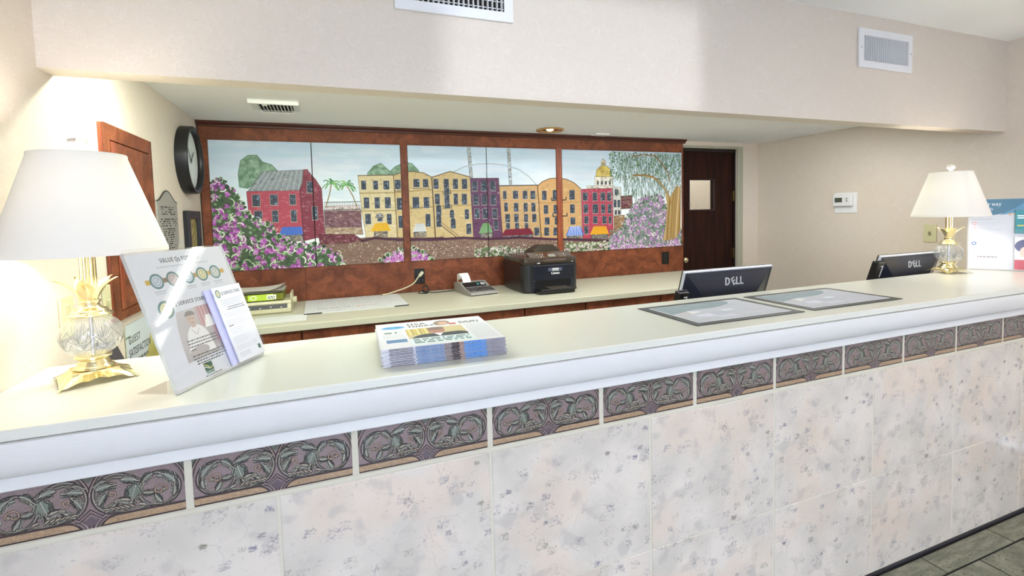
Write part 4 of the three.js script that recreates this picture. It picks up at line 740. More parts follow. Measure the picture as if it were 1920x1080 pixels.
{
  const art = canvas(760, 1024, (x, w, h) => {
    seed = 41; x.fillStyle = '#dcdfe5'; x.fillRect(0, 0, w, h);
    x.fillStyle = '#3f7f9c'; x.beginPath(); x.moveTo(0, 0); x.lineTo(w, 0); x.lineTo(w, 60); x.quadraticCurveTo(420, 245, 0, 258); x.fill();
    x.fillStyle = '#5d9dc0'; x.beginPath(); x.moveTo(w, 0); x.lineTo(w, 95); x.quadraticCurveTo(500, 215, 330, 232); x.quadraticCurveTo(520, 130, 640, 0); x.fill();
    say(x, 'A better way', 18, 96, 66, '#f4f8fa', 'bold', 'serif', 'left', 330); say(x, 'to see our deals.', 18, 160, 50, '#e6f0f5', 'bold', 'serif', 'left', 250);
    x.fillStyle = '#d9b58a'; x.beginPath(); x.arc(440, 222, 18, 0, 6.3); x.fill(); squiggle(x, 470, 214, 90, 14, '#d3c7a8');
    squiggle(x, 36, 292, 230, 7, '#aab0bc');
    for (let i = 0; i < 5; i++) { x.strokeStyle = ['#e08a84', '#d59a96', '#b9b2b8', '#c6c9cf', '#4c6cae'][i]; x.lineWidth = i === 4 ? 12 : 7; x.beginPath(); x.arc(62, 352 + i * 74, 21, 0, 6.3); x.stroke(); for (let k = 0; k < 3; k++) squiggle(x, 110, 332 + i * 74 + k * 18, rr(120, 260), 6, '#c6ccd6'); }
    squiggle(x, 36, 735, 300, 7, '#bcc2cc'); squiggle(x, 36, 760, 290, 7, '#bcc2cc'); squiggle(x, 100, 838, 210, 15, '#8a7a82');
  });
  const { t, up } = holder('upright clear sign holder with a blue swoosh poster at the right end of the counter', [2.898, CT + 0.0003, -0.385], [0.536, 0.844], 0.06, 0.285, 0.385, art);
  obj('pocket', up(join([bx(0.176, 0.285, 0.004, 0.22, 0.012, 0.0135), bx(0.176, 0.1775, 0.004, 0.22, 0.002, 0.012)])), acrylic, t);
  const card = (a) => canvas(320, 430, (x, w, h) => { seed = 9; x.fillStyle = '#f4f4f4'; x.fillRect(0, 0, w, h); if (a) { x.fillStyle = '#2f8f96'; x.fillRect(0, 0, w, h); x.fillStyle = '#e8f2f2'; x.fillRect(26, 90, 240, 22); x.fillRect(26, 130, 200, 22); x.fillStyle = '#d9c054'; x.fillRect(26, 270, 130, 24); } else { x.fillStyle = '#4a4e78'; x.beginPath(); x.ellipse(150, 120, 150, 90, 0, 0, 6.3); x.fill(); x.fillStyle = '#e3c8b8'; x.beginPath(); x.ellipse(120, 200, 60, 70, 0, 0, 6.3); x.fill(); x.fillStyle = '#c03a4c'; x.fillRect(0, 300, 200, 130); x.fillStyle = '#f0e8e6'; x.fillRect(120, 290, 120, 140); } });
  tag(obj('leaflet', up(bx(0.182, 0.282, 0.198, 0.320, 0.006, 0.0085)).translate(2.898, CT, -0.385), print(card(1), 0.4)), 'teal leaflet standing in the upright sign holder', 'leaflet');
  tag(obj('leaflet', up(bx(0.182, 0.282, 0.008, 0.180, 0.006, 0.0085)).translate(2.898, CT, -0.385), print(card(0), 0.4)), 'leaflet with a red and dark blue picture in the upright sign holder', 'leaflet');
}
// ------------------------------------------------------------------ newspapers: a fold in front, page on top, its spine print showing as bands
{
  const W = 0.314, D = 0.284, page = canvas(1024, 2048, (x, w, h) => {
    seed = 301; x.fillStyle = '#d4d4d9'; x.fillRect(0, 0, w, h);
    // v runs from the hidden underside (0) over the fold (middle) to the back edge of the page (1); canvas y is upside down
    const Y = (v) => h * (1 - v);
    for (let i = 0; i < 30; i++) squiggle(x, 40, 1100 + i * 30, 940, 7, '#9a9aa2');
    const top = (a, b, ww, hh, c) => { x.fillStyle = c; x.fillRect(a, b, ww, hh); };
    x.fillStyle = '#5f9bc9'; x.beginPath(); x.ellipse(150, 210, 108, 62, 0, 0, 6.3); x.fill(); squiggle(x, 70, 190, 60, 16, '#2c4a66'); squiggle(x, 170, 190, 60, 16, '#2c4a66');
    say(x, 'USA', 280, 165, 96, '#33363a', 'bold'); say(x, 'TODAY', 280, 262, 96, '#33363a', 'bold', 'sans-serif', 'left', 250); squiggle(x, 470, 240, 150, 18, '#6fa3c8');
    x.fillStyle = '#8c7a6e'; x.beginPath(); x.ellipse(610, 170, 78, 110, 0.2, 0, 6.3); x.fill(); x.fillStyle = '#c9a292'; x.beginPath(); x.ellipse(620, 190, 45, 66, 0.2, 0, 6.3); x.fill(); x.fillStyle = '#b05a58'; x.fillRect(670, 210, 70, 70);
    for (let i = 0; i < 5; i++) squiggle(x, 760, 70 + i * 16, 220, 8, '#b9bcc2'); for (let i = 0; i < 3; i++) squiggle(x, 770, 176 + i * 34, 200, 22, '#4d4f55');
    top(250, 330, 520, 380, '#c2b58c'); for (let i = 0; i < 9; i++) top(250 + i * 24, 330, 12, 250, ['#b7a23f', '#d8c878', '#a08a3a'][i % 3]);
    x.fillStyle = '#a5786c'; x.beginPath(); x.ellipse(520, 470, 74, 120, 0, 0, 6.3); x.fill(); x.fillStyle = '#7d6a62'; x.beginPath(); x.ellipse(520, 390, 78, 60, 0, 0, 6.3); x.fill();
    x.fillStyle = '#3f464c'; x.beginPath(); x.moveTo(270, 710); x.quadraticCurveTo(330, 560, 470, 580); x.lineTo(560, 590); x.quadraticCurveTo(740, 540, 770, 640); x.lineTo(770, 710); x.fill(); x.fillStyle = '#e6e8ea'; x.beginPath(); x.moveTo(480, 580); x.lineTo(560, 585); x.lineTo(520, 700); x.fill();
    top(40, 330, 180, 100, '#c9d4d2'); squiggle(x, 60, 400, 110, 40, '#4c5a5a'); for (let i = 0; i < 8; i++) squiggle(x, 40, 470 + i * 22, 180, 9, '#b4b8be'); top(60, 690, 170, 110, '#5f7fa8');
    top(260, 720, 520, 200, '#cfe0e2'); for (let i = 0; i < 3; i++) squiggle(x, 280, 745 + i * 56, 480, 30, '#4f5a5e');
    for (let i = 0; i < 30; i++) squiggle(x, 800, 320 + i * 20, 200, 8, '#aeb2b8');
    // the strip that turns over the fold
    const f0 = Y(0.5150), f1 = Y(0.4875), fh = f1 - f0; top(0, f0, w, fh, '#d9d9e2'); top(60, f0 + fh * 0.30, 190, fh * 0.42, '#25202c'); top(270, f0, 230, fh, '#7890b6'); top(500, f0, 70, fh, '#8a7e7a'); top(560, f0, 70, fh, '#2c1c1e'); top(625, f0, 40, fh, '#a58478'); top(665, f0, 190, fh, '#4f8ad0'); top(855, f0, 169, fh, '#8c8892');
    for (let i = 0; i < 700; i++) { x.globalAlpha = 0.4; top(rnd() * w, f0 + rnd() * fh, rr(3, 16), rr(1, 4), ['#ffffff', '#33333c', '#e6e6f0'][i % 3]); } x.globalAlpha = 1;
  });
  const T = 0.0035, tex = print(page, 0.75), edge = mat(0xd9d9dd, 0.8);
  const prof = []; for (let i = 0; i <= 10; i++) prof.push([-D + (D - T / 2) * i / 10, 0]); for (let i = 1; i < 8; i++) { const a = -Math.PI / 2 + Math.PI * i / 8; prof.push([-T / 2 + T / 2 * Math.cos(a), T / 2 + T / 2 * Math.sin(a)]); } for (let i = 0; i <= 10; i++) prof.push([-T / 2 - (D - T / 2) * i / 10, T]);
  const P = [], U = [], I = [], nx = 12, np = prof.length;
  for (let i = 0; i <= nx; i++) for (let j = 0; j < np; j++) { const v = j <= 10 ? 0.48 * j / 10 : j < 18 ? 0.48 + 0.04 * (j - 10) / 8 : 0.52 + 0.48 * (j - 18) / 10; P.push(-W / 2 + W * i / nx, prof[j][1], prof[j][0]); U.push(i / nx, v); if (i < nx && j < np - 1) { const k = i * np + j; I.push(k, k + np, k + 1, k + 1, k + np, k + np + 1); } }
  const skin = new THREE.BufferGeometry(); skin.setAttribute('position', new THREE.Float32BufferAttribute(P, 3)); skin.setAttribute('uv', new THREE.Float32BufferAttribute(U, 2)); skin.setIndex(I); skin.computeVertexNormals();
  const leaves = bx(-W / 2 + 0.0008, W / 2 - 0.0008, 0.0004, T - 0.0004, -D + 0.001, -0.0022);
  seed = 55;
  for (let k = 0; k < 12; k++) {
    const nth = ['second', 'third', 'fourth', 'fifth', 'sixth', 'seventh', 'eighth', 'ninth', 'tenth', 'eleventh'][10 - k];
    const label = k === 11 ? 'folded newspaper on top of the stack with its front page showing' : k ? `folded newspaper, ${nth} from the top of the stack on the countertop` : 'folded newspaper at the bottom of the stack, flat on the countertop';
    const t = thing('newspaper', label, 'newspaper', undefined, 0, 'newspapers stacked on the counter');
    t.position.set(-0.113 + (5 - k) * 0.0006 + rr(-0.003, 0.003), CT + 0.0003 + k * (T + 0.00035), 0.012 + rr(-0.0025, 0.0025)); t.rotation.y = -0.046 + rr(-0.007, 0.007);
    obj('page', skin, tex, t); obj('inner_pages', leaves, edge, t);
  }
}
// ------------------------------------------------------------------ counter mats
{
  const art = canvas(1024, 660, (x, w, h) => {
    seed = 88; x.fillStyle = '#b0b3bc'; x.fillRect(0, 0, w, h); x.fillStyle = '#7b8b92'; x.beginPath(); x.moveTo(0, 0); x.lineTo(820, 0); x.quadraticCurveTo(930, 60, 760, 160); x.quadraticCurveTo(560, 260, 330, 230); x.lineTo(0, 330); x.fill();
    for (let i = 0; i < 60; i++) { x.globalAlpha = 0.25; x.fillStyle = ['#7d9198', '#a9b7ba', '#84929a'][i % 3]; x.fillRect(rr(0, 720), rr(0, 220), rr(40, 220), rr(6, 18)); } x.globalAlpha = 1;
    for (const [a, b, c, d, e] of [[60, 300, 130, 90, '#b5aeb0'], [160, 420, 170, 110, '#c5c6d6'], [340, 380, 170, 110, '#aab0bc'], [300, 520, 210, 80, '#bdbfcb'], [90, 500, 130, 60, '#b9b8c0'], [520, 330, 130, 60, '#c3cdd2']]) { x.fillStyle = e; x.fillRect(a, b, c, d); }
    x.fillStyle = '#d0d2d4'; x.beginPath(); x.moveTo(210, 250); x.lineTo(320, 320); x.lineTo(180, 380); x.fill(); squiggle(x, 560, 470, 360, 16, '#b6aeb8'); for (let i = 0; i < 3; i++) squiggle(x, 560, 520 + i * 26, 300, 9, '#c0c2ca');
  });
  const pm = print(art, 0.6);
  for (const [x0, x1, lab] of [[0.688, 1.160, 'dark bordered advertising mat on the countertop nearer to the newspapers'], [1.206, 1.688, 'dark bordered advertising mat on the countertop nearer to the far lamp']]) {
    const m = thing('counter_mat', lab, 'mat', [(x0 + x1) / 2, CT, -0.155], 0); const w = (x1 - x0) / 2;
    obj('border', bx(-w, w, 0.0003, 0.0026, -0.155, 0.155, 0.001), mat(0x2a2e33, 0.4), m);
    obj('insert', bx(-w + 0.030, w - 0.030, 0.0026, 0.0031, -0.128, 0.128), mat(0xe8e9ec, 0.3), m); const g = new THREE.PlaneGeometry(2 * w - 0.068, 0.248).rotateX(-Math.PI / 2).translate(0, 0.0034, 0); obj('print', g, pm, m);
  }
}
// ------------------------------------------------------------------ on the rear counter
const font = await new FontLoader().loadAsync('fonts/droid/droid_sans_bold.typeface.json');
{
  const p = thing('printer', 'black multifunction printer with a paper tray on the rear counter under the mural', 'printer', [0.985, RC, -1.872]);
  const plastic = mat(0x131418, 0.36, 0, { clearcoat: 0.3, clearcoatRoughness: 0.3 }), brownReflect = mat(0x4a3324, 0.16, 0, { clearcoat: 0.6, clearcoatRoughness: 0.08 }), navy = mat(0x161a26, 0.28, 0, { clearcoat: 0.5, clearcoatRoughness: 0.2 });  // control panel brown is the laminate's reflection put into its colour
  const loft = (rows) => { const P = [], U = [], I = [], n = 40; rows.forEach(([y, hx, hz, cx, cz, r, tilt = 0], k) => { for (let i = 0; i < n; i++) { const a = i / n * Math.PI * 2, c = Math.cos(a), s = Math.sin(a), e = 0.22; const px = cx + hx * Math.sign(c) * Math.pow(Math.abs(c), e), pz = cz + hz * Math.sign(s) * Math.pow(Math.abs(s), e); P.push(px, y + tilt * (pz - cz), pz); U.push(i / n, k / rows.length); if (k) { const a0 = (k - 1) * n + i, a1 = (k - 1) * n + (i + 1) % n; I.push(a0, a0 + n, a1, a1, a0 + n, a1 + n); } } }); const last = (rows.length - 1) * n; P.push(rows.at(-1)[3], rows.at(-1)[0], rows.at(-1)[4]); U.push(0.5, 1); for (let i = 0; i < n; i++) I.push(last + i, P.length / 3 - 1, last + (i + 1) % n); const g = new THREE.BufferGeometry(); g.setAttribute('position', new THREE.Float32BufferAttribute(P, 3)); g.setAttribute('uv', new THREE.Float32BufferAttribute(U, 2)); g.setIndex(I); const f = g.toNonIndexed(); f.computeVertexNormals(); return f; };
  obj('body', loft([[0.0005, 0.190, 0.200, 0, 0], [0.012, 0.200, 0.210, 0, 0], [0.186, 0.203, 0.213, 0, 0], [0.188, 0.200, 0.210, 0, 0]]), plastic, p);
  obj('scanner_lid', loft([[0.189, 0.201, 0.211, 0, 0], [0.205, 0.203, 0.213, 0, 0], [0.226, 0.198, 0.208, 0, -0.002], [0.236, 0.165, 0.175, 0, -0.012], [0.240, 0.14, 0.15, 0, -0.02]]), mat(0x2c211a, 0.25, 0, { clearcoat: 0.4, clearcoatRoughness: 0.15 }), p);  // brown wall reflection painted into the lid colour
  obj('document_feeder', loft([[0.236, 0.116, 0.082, 0.066, -0.078], [0.262, 0.104, 0.072, 0.074, -0.090], [0.290, 0.060, 0.050, 0.090, -0.104], [0.294, 0.050, 0.042, 0.092, -0.106]]), mat(0x332c25, 0.35), p);
  const cp = obj('control_panel', ext([[-0.155, 0.055], [0.160, 0.055], [0.150, -0.020], [0.110, -0.032], [0.082, -0.062], [-0.068, -0.062], [-0.098, -0.034], [-0.150, -0.022]], 0.008, 0.002).rotateX(-Math.PI / 2).rotateX(0.42).translate(0.012, 0.228, 0.164), brownReflect, p);
  obj('display', box(0.052, 0.003, 0.034, 0, 0.0115, 0, 0.001).rotateX(0.42).translate(0.020, 0.228, 0.164), mat(0x8f8d84, 0.2), cp);
  seed = 4; for (let i = 0; i < 12; i++) part('button', cyl(0.0042, 0.003, (i < 6 ? -0.060 - (i % 3) * 0.018 : 0.060 + (i % 3) * 0.018), 0.0112, (Math.floor(i / 3) % 2) * 0.026 - 0.012, 0.0042, 12).rotateX(0.42).translate(0.016, 0.229, 0.166), mat(i % 4 ? 0x9d978c : 0xd9d6d0, 0.4), cp, i);
  obj('front_panel', [box(0.302, 0.098, 0.008, 0.012, 0.131, 0.2115, 0.003, 2), box(0.302, 0.030, 0.008, 0.012, 0.0215, 0.2115, 0.003, 2), box(0.020, 0.05, 0.008, -0.129, 0.058, 0.2115, 0.003, 2), box(0.030, 0.05, 0.008, 0.148, 0.058, 0.2115, 0.003, 2)], navy, p);
  obj('output_slot_shade', bx(-0.118, 0.132, 0.036, 0.084, 0.2100, 0.2142), mat(0x020203, 0.9), p);  // black sheet paints the shade in the slot opening
  obj('paper_tray', [box(0.250, 0.010, 0.100, 0.008, 0.031, 0.252, 0.003, 2), box(0.262, 0.024, 0.060, 0.004, 0.0135, 0.248, 0.006, 2)], plastic, p);
  obj('tray_guide', box(0.150, 0.004, 0.084, 0.020, 0.0382, 0.256, 0.0015), mat(0x4b443c, 0.3), p);
  const lab = canvas(512, 128, (x) => { x.fillStyle = '#565a6e'; x.fillRect(0, 0, 512, 128); x.fillStyle = '#aeb2b2'; x.fillRect(150, 0, 240, 128); seed = 3; squiggle(x, 165, 34, 200, 26, '#d9dcd8'); squiggle(x, 165, 76, 200, 18, '#787c80'); });
  obj('label', new THREE.PlaneGeometry(0.102, 0.020).translate(0.022, 0.150, 0.2158), print(lab, 0.3), p);
  const tg = new TextGeometry('Canon', { font, size: 0.0145, depth: 0.0008, curveSegments: 4 }); tg.computeBoundingBox(); tg.translate(-(tg.boundingBox.max.x) / 2 + 0.022, 0.119, 0.2155);
  obj('maker_lettering', tg, mat(0xf0f0f2, 0.4), p);
  obj('badge', [box(0.020, 0.006, 0.002, -0.095, 0.196, 0.2135, 0.0005), box(0.010, 0.004, 0.002, 0.150, 0.196, 0.2135, 0.0005)], mat(0xd6d8dc, 0.4), p);
}
{
  const c = thing('adding_machine', 'silver printing calculator with a paper roll beside the black printer', 'calculator', [0.535, RC, -1.905], 0.14);
  const silver = mat(0xa3a29e, 0.38, 0.35), W = 0.098;
  const side = [[-0.14, 0.004], [0.128, 0.004], [0.140, 0.009], [0.138, 0.018], [0.020, 0.036], [-0.045, 0.062], [-0.070, 0.066], [-0.14, 0.058]];
  const g = ext(side, 2 * W - 0.006, 0.003); g.rotateY(-Math.PI / 2); g.translate(W - 0.003, 0, 0); obj('body', g, silver, c);
  obj('feet', [-1, 1].flatMap((s) => [-0.11, 0.11].map((z) => cyl(0.008, 0.006, s * 0.08, 0.0035, z))), black, c);
  const disp = (w, h, x, z0, z1, lift) => { const a = Math.atan2(0.062 - 0.036, 0.065); return box(w, 0.002, h).rotateX(a).translate(x, 0.0525 + lift, -0.0135); };
  obj('display_window', disp(0.160, 0.058, -0.004, 0, 0, 0.0005), mat(0x0e1018, 0.15), c);
  const dg = disp(0.006, 0.022, 0.022, 0, 0, 0.0018); obj('digit', dg, mat(0x39b6c0, 0.4, 0, { emissive: 0x39c6d0, emissiveIntensity: 0.5 }), c);
  obj('badge', disp(0.028, 0.030, 0.056, 0, 0, 0.0018), mat(0xb9b9bd, 0.4), c);
  const k = Math.atan2(0.018, 0.118); let n = 0;
  for (let i = 0; i < 8; i++) for (let j = 0; j < 4; j++) part('key', box(0.0165, 0.008, 0.0165, 0, 0, 0, 0.002, 1).rotateX(k).translate(-0.078 + i * 0.0222, 0.0395 - (0.034 + j * 0.023) * 0.152 + 0.002, 0.034 + j * 0.023), (i + j) % 5 === 0 ? mat(0x1c1c20, 0.5) : mat(0x38363c, 0.5), c, n++);
  obj('roll_arms', [box(0.004, 0.056, 0.014, -0.080, 0.090, -0.118, 0.001), box(0.004, 0.050, 0.014, -0.004, 0.088, -0.118, 0.001)], mat(0xc9bfae, 0.4), c);
  obj('paper_roll', cyl(0.021, 0.062, 0, 0, 0, 0.021, 28).rotateZ(Math.PI / 2).translate(-0.042, 0.100, -0.118), mat(0xefefee, 0.8), c);
  const pp = []; for (let i = 0; i <= 10; i++) { const t = i / 10; pp.push([-0.095 + 0.05 * t, 0.122 - 0.056 * t + 0.006 * Math.sin(t * 3)]); }
  const strip = ext([...pp, ...pp.slice().reverse().map(([a, b]) => [a, b - 0.0008])], 0.058); strip.rotateY(-Math.PI / 2); strip.translate(-0.013, 0, 0); obj('paper_strip', strip, mat(0xf3f3f2, 0.8), c);
}
{
  const d = thing('desk_printer', 'old beige office printer with a dark control strip on the rear counter', 'printer', [-0.775, RC + 0.0015, -1.872]);
  const beige = mat(0xc9c4a4, 0.45), W = 0.19;
  const g = ext([[-0.125, 0.003], [0.122, 0.003], [0.130, 0.010], [0.130, 0.022], [0.124, 0.026], [0.114, 0.052], [0.118, 0.056], [0.114, 0.064], [-0.120, 0.066], [-0.125, 0.06]], 2 * W - 0.008, 0.004); g.rotateY(-Math.PI / 2); g.translate(W - 0.004, 0, 0); obj('case', g, beige, d);
  obj('control_strip', box(2 * W - 0.03, 0.024, 0.003).rotateX(-0.36).translate(-0.004, 0.039, 0.1235), mat(0x33363a, 0.35), d);
  for (let i = 0; i < 6; i++) part('button', box(0.008, 0.004, 0.003).rotateX(-0.36).translate(-0.12 + i * 0.052, 0.038 - (i % 2) * 0.004, 0.1255), mat(0xd9d9d0, 0.5), d, i);
  obj('platen_knob', [cyl(0.020, 0.022, 0, 0, 0, 0.020, 20).rotateZ(Math.PI / 2).translate(W + 0.011, 0.048, -0.02), cyl(0.007, 0.02, 0, 0, 0).rotateZ(Math.PI / 2).translate(W + 0.002, 0.048, -0.02)], beige, d);
  obj('end_cover', box(0.012, 0.034, 0.15, W - 0.005, 0.080, -0.04, 0.006, 2), beige, d);
  const r = thing('paper_pack', 'green wrapped paper pack lying on the old beige printer', 'paper pack', [-0.795, RC + 0.0735, -1.872]);
  const wrap = canvas(512, 64, (x, w, h) => { x.fillStyle = '#6f7414'; x.fillRect(0, 0, w, h); x.fillStyle = '#b5d344'; x.fillRect(250, 0, 190, h); x.fillStyle = '#e9efe0'; x.fillRect(392, 8, 70, 48); seed = 2; squiggle(x, 400, 24, 52, 10, '#5a5f66'); squiggle(x, 400, 40, 52, 8, '#5a5f66'); x.strokeStyle = '#f4f6ea'; x.lineWidth = 7; x.beginPath(); x.arc(292, 32, 20, 0, 6.3); x.stroke(); });
  obj('pack', box(0.345, 0.038, 0.215, 0, 0.0195, 0, 0.004, 2), mat(0x6f7414, 0.4), r); obj('end_band', new THREE.PlaneGeometry(0.338, 0.034).translate(0, 0.0195, 0.1078), print(wrap, 0.35), r);
  // loose sheets, curling up at the right
  const s = thing('paper_sheets', 'loose curling papers on top of the green paper pack', 'papers', [-0.795, RC + 0.1132, -1.872]);
  seed = 12; for (let k = 0; k < 4; k++) { const P = [], U = [], I = [], n = 16, m = 8, a = rr(-0.08, 0.08); for (let i = 0; i <= n; i++) for (let j = 0; j <= m; j++) { const u = i / n, v = j / m; const up = 0.0012 + k * 0.0042 + 0.0035 * Math.sin(u * 9 + k * 2 + v * 3) * 0.5 + 0.0018 + (k === 3 ? 0.032 : 0.006) * Math.pow(Math.max(0, u - 0.72) / 0.28, 2) * (0.4 + 0.6 * v); P.push((-0.165 + 0.34 * u) * Math.cos(a) , up, (-0.10 + 0.215 * v) + (u - 0.5) * a * 0.3); U.push(u, v); if (i < n && j < m) { const q = i * (m + 1) + j; I.push(q, q + 1, q + m + 1, q + 1, q + m + 2, q + m + 1); } } const g2 = new THREE.BufferGeometry(); g2.setAttribute('position', new THREE.Float32BufferAttribute(P, 3)); g2.setAttribute('uv', new THREE.Float32BufferAttribute(U, 2)); g2.setIndex(I); g2.computeVertexNormals(); part('sheet', g2, new THREE.MeshPhysicalMaterial({ color: [0xd6d2c4, 0xc2bcae, 0xdedbd0, 0xd2cec2][k], roughness: 0.85, side: THREE.DoubleSide }), s, k); }
}
{
  const cal = canvas(1024, 760, (x, w, h) => { seed = 19; x.fillStyle = '#d7d9da'; x.fillRect(0, 0, w, h); for (let i = 0; i < 4; i++) squiggle(x, 380 + i * 140, 50 + (i % 2) * 12, 90, 18, '#c56a6a'); squiggle(x, 120, 80, 180, 14, '#8f9498'); x.strokeStyle = '#b7bbc0'; x.lineWidth = 3; for (let i = 0; i <= 7; i++) { x.beginPath(); x.moveTo(90 + i * 128, 120); x.lineTo(90 + i * 128, 700); x.stroke(); } for (let j = 0; j <= 5; j++) { x.beginPath(); x.moveTo(90, 120 + j * 116); x.lineTo(986, 120 + j * 116); x.stroke(); } for (let i = 0; i < 24; i++) squiggle(x, 110 + (i % 7) * 128, 170 + Math.floor(i / 7) * 116, 70, 12, i % 5 ? '#a3a8ae' : '#c77f7f'); for (let i = 0; i < 5; i++) squiggle(x, 120 + i * 128, 560 + (i % 2) * 14, 84, 18, i > 2 ? '#c9605c' : '#6d7278'); for (let j = 0; j < 9; j++) squiggle(x, 18, 130 + j * 60, 50, 7, '#b0b4b8'); });
  const c = thing('desk_calendar', 'large desk pad calendar lying on the rear counter under the wall outlet', 'calendar', [-0.238, RC, -1.875], 0.015);
  obj('pad', bx(-0.282, 0.282, 0.0003, 0.005, -0.215, 0.235), mat(0xd2d4d6, 0.75), c); obj('page', new THREE.PlaneGeometry(0.562, 0.448).rotateX(-Math.PI / 2).translate(0, 0.0053, 0.010), print(cal, 0.7), c);
  obj('corner_strip', [bx(-0.2825, -0.19, 0.0003, 0.0058, 0.2345, 0.2375), bx(0.20, 0.2825, 0.0003, 0.0058, 0.2345, 0.2375)], black, c);
  tag(obj('paper_sheet', bx(-0.752, -0.50, RC + 0.0003, RC + 0.0012, -1.66, -1.485).rotateY(0), print(canvas(256, 180, (x) => { seed = 8; x.fillStyle = '#dfe1df'; x.fillRect(0, 0, 256, 180); for (let i = 0; i < 12; i++) squiggle(x, 14, 14 + i * 14, rr(120, 220), 3, '#b9c0c4'); }), 0.75)), 'white paper sheet lying in front of the old beige printer', 'paper');
}
for (const [x, y, lab] of [[0.201, 1.024, 'black outlet plate with a white plug under the mural'], [2.265, 1.035, 'black outlet plate under the right end of the mural']]) {
  const o = thing('wall_outlet', lab, 'wall plate', [x, y, -2.1298]); obj('cover', bx(-0.035, 0.035, -0.052, 0.052, 0.0003, 0.006, 0.002, 2), mat(0x101010, 0.35), o);
  for (const s of [0, 1]) part('socket', bx(-0.016, 0.016, s ? 0.007 : -0.035, s ? 0.035 : -0.007, 0.004, 0.0072, 0.003, 2), mat(0x1c1c1c, 0.45), o, s);
}
{
  const w = thing('power_cord', 'off-white power cord with a flat plug running from the outlet to the calendar', 'cord', [0.204, RC, -2.118]);
  obj('plug', [box(0.022, 0.040, 0.022, 0, 0, 0, 0.008, 3).rotateZ(-0.7).translate(0.004, 0.124, 0.011), new THREE.ConeGeometry(0.011, 0.034, 16).rotateZ(2.3).translate(-0.014, 0.106, 0.014)], mat(0xcfcbb2, 0.5), w);
  obj('cable', tube([[-0.018, 0.102, 0.014], [-0.048, 0.066, 0.020], [-0.10, 0.042, 0.030], [-0.18, 0.022, 0.045], [-0.235, 0.0105, 0.052], [-0.262, 0.0105, 0.056]], 0.0044, 48), mat(0xcfc7a8, 0.5), w);
  const b = thing('power_cord', 'tangled black power cord lying between the outlet and the calculator', 'cord', [0.222, RC, -2.05]);
  obj('plug', box(0.024, 0.030, 0.024, -0.005, 0.078, -0.055, 0.006, 2), black, b);
  const co = [[-0.004, 0.066, -0.046], [0.012, 0.052, -0.03], [0.024, 0.03, -0.012], [0.004, 0.012, 0.006], [-0.016, 0.024, 0.0], [-0.008, 0.046, -0.012], [0.014, 0.040, 0.002], [0.020, 0.014, 0.018], [-0.004, 0.005, 0.026], [-0.020, 0.012, 0.014], [-0.014, 0.036, 0.002], [0.008, 0.046, 0.008], [0.022, 0.022, 0.022], [0.006, 0.004, 0.036], [-0.03, 0.0035, 0.03], [-0.048, 0.006, 0.01], [-0.030, 0.014, 0.0], [0.01, 0.010, 0.030], [0.06, 0.0035, 0.030], [0.12, 0.0035, 0.024], [0.17, 0.0035, 0.020], [0.203, 0.010, 0.022]];
  obj('cable', tube(co, 0.0028, 220), black, b);
}
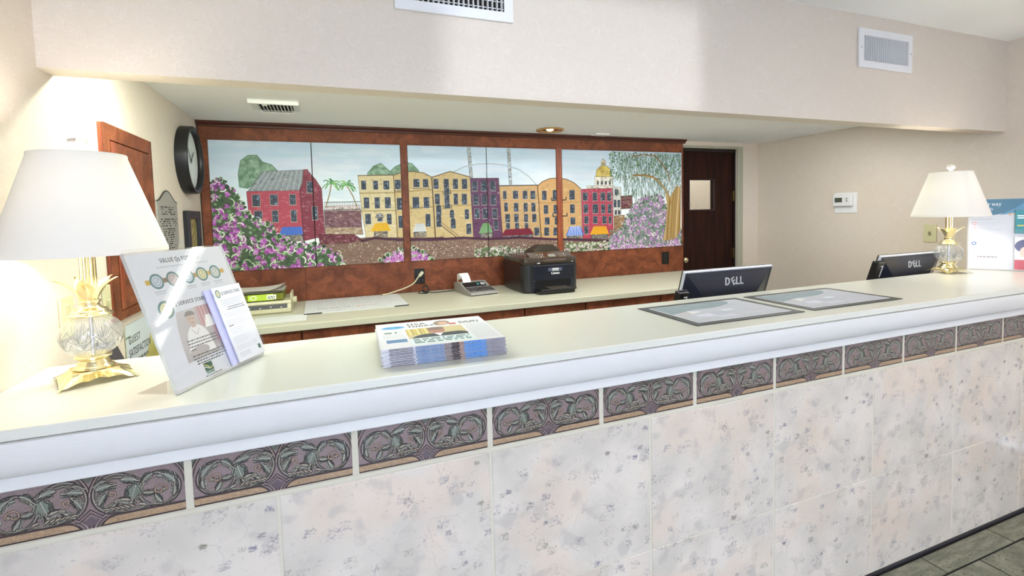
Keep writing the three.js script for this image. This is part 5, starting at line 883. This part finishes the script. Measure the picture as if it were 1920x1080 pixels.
// ------------------------------------------------------------------ monitors and card readers behind the counter
function makeMonitor(label, x) {
  const t = thing('monitor', label, 'monitor', [x, 0.7605, -0.552]);
  const up = (g) => g.rotateX(0.297).translate(0, 0.248, 0.002), W = 0.517, H = 0.33;
  const shellM = mat(0x1a2032, 0.32, 0, { clearcoat: 0.4, clearcoatRoughness: 0.2 });  // bluish reflection put into the black shell's colour
  obj('bezel', up(box(W, H, 0.020, 0, 0, 0, 0.004, 2)), mat(0xcdd1da, 0.35, 0.2), t);
  obj('screen', up(bx(-W / 2 + 0.014, W / 2 - 0.014, -H / 2 + 0.016, H / 2 - 0.014, -0.0108, -0.0098)), mat(0x05060a, 0.2), t);
  obj('front_rim', up(box(W + 0.002, H + 0.002, 0.008, 0, 0, -0.006, 0.003, 2)), black, t);
  const P = [], I = [], rings = [[0.253, -0.160, 0.160, 0.0085], [0.252, -0.159, 0.159, 0.0125], [0.236, -0.152, 0.145, 0.0150], [0.150, -0.142, 0.046, 0.046], [0.142, -0.138, 0.034, 0.048]];
  rings.forEach(([a, b, c, z]) => P.push([-a, b, z], [a, b, z], [a, c, z], [-a, c, z]));
  for (let k = 0; k < rings.length - 1; k++) for (let i = 0; i < 4; i++) { const a = k * 4 + i, b = k * 4 + (i + 1) % 4; I.push(a, b, b + 4, a, b + 4, a + 4); }
  const e = (rings.length - 1) * 4; I.push(e, e + 1, e + 2, e, e + 2, e + 3);
  const g = new THREE.BufferGeometry(); g.setAttribute('position', new THREE.Float32BufferAttribute(P.flat(), 3)); g.setAttribute('uv', new THREE.Float32BufferAttribute(P.flatMap((q) => [q[0], q[1]]), 2)); g.setIndex(I); const f = g.toNonIndexed(); f.computeVertexNormals();
  const shell = obj('back_shell', up(f), shellM, t);
  obj('vent_ribs', up(join([0, 1, 2].map((i) => box(0.006, 0.07, 0.006, -0.176 + i * 0.014, -0.085, 0.0375 + i * 0.004, 0.001).applyMatrix4(new THREE.Matrix4())))), mat(0x31343f, 0.35), shell);
  const letters = []; let cx = 0;
  for (const [ch, turn, adv] of [['D', 0, 0.033], ['E', 0.5, 0.031], ['L', 0, 0.024], ['L', 0, 0.024]]) { const q = new TextGeometry(ch, { font, size: 0.036, depth: 0.0012, curveSegments: 5 }); q.computeBoundingBox(); const bb = q.boundingBox; q.translate(-(bb.min.x + bb.max.x) / 2, -0.016, 0); q.rotateZ(turn); q.translate(cx + (bb.max.x - bb.min.x) / 2, 0, 0); cx += adv; letters.push(q); }
  const lg = mergeGeometries(letters.map(flat)); lg.translate(-cx / 2, 0, 0); lg.rotateX(-0.303); lg.translate(0.022, 0.110, 0.0266); obj('maker_lettering', up(lg), mat(0xc9ccd4, 0.3, 0.4), t);
  obj('neck', box(0.07, 0.25, 0.03, 0, 0.135, 0.03, 0.008, 2), black, t);
  obj('base', lathe([[0, 0], [0.115, 0], [0.12, 0.004], [0.112, 0.012], [0.05, 0.018], [0, 0.018]], 40), black, t);
  return t;
}
makeMonitor('back of the black monitor with silver lettering nearer to the newspapers, behind the two mats', 1.3235);
makeMonitor('back of the black monitor partly hidden behind the far lamp', 2.617);
function makeReader(label, x, y) {
  const t = thing('card_reader', label, 'card reader', [x, 0.7605, -0.468]);
  const h = y - 0.7605, up = (g) => g.rotateX(0.297).translate(0, h - 0.075, -0.004);
  obj('body', up(box(0.052, 0.150, 0.034, 0, 0, 0, 0.004, 2)), mat(0x0f1014, 0.35), t);
  obj('slot', up(box(0.044, 0.010, 0.004, 0, 0.0752, 0, 0.001)), mat(0x2e3038, 0.4), t);
  obj('stripe', up(join([box(0.005, 0.06, 0.002, 0.012, 0.025, 0.0175), box(0.018, 0.005, 0.002, 0.006, 0.055, 0.0175)])), mat(0xd6d7da, 0.4), t);
  obj('stand', [cyl(0.010, h - 0.14, 0, (h - 0.14) / 2 + 0.004, -0.012), cyl(0.045, 0.008, 0, 0.004, -0.012)], black, t);
}
makeReader('small black card reader at the left edge of the nearer monitor', 1.016, 1.094);
makeReader('small black card reader at the left edge of the monitor behind the far lamp', 2.272, 1.148);
{
  const c = thing('binder', 'dark grey binder leaning on the left wall just behind the foot of the glowing lamp', 'binder', [XL + 0.030, 0.765, -0.655]);
  const q = (g) => g.rotateX(0.72).translate(0, 0.155, 0);
  obj('cover', q(join([bx(-0.022, -0.019, -0.07, 0.118, -0.10, 0.10, 0.001), bx(0.019, 0.022, -0.07, 0.118, -0.10, 0.10, 0.001), bx(-0.022, 0.022, -0.07, -0.067, -0.10, 0.10)])), mat(0x4a464e, 0.7), c);
  obj('pages', q(bx(-0.0185, 0.0185, -0.066, 0.112, -0.095, 0.095)), mat(0x6b676e, 0.9), c);
}
renderer.render(scene, camera);
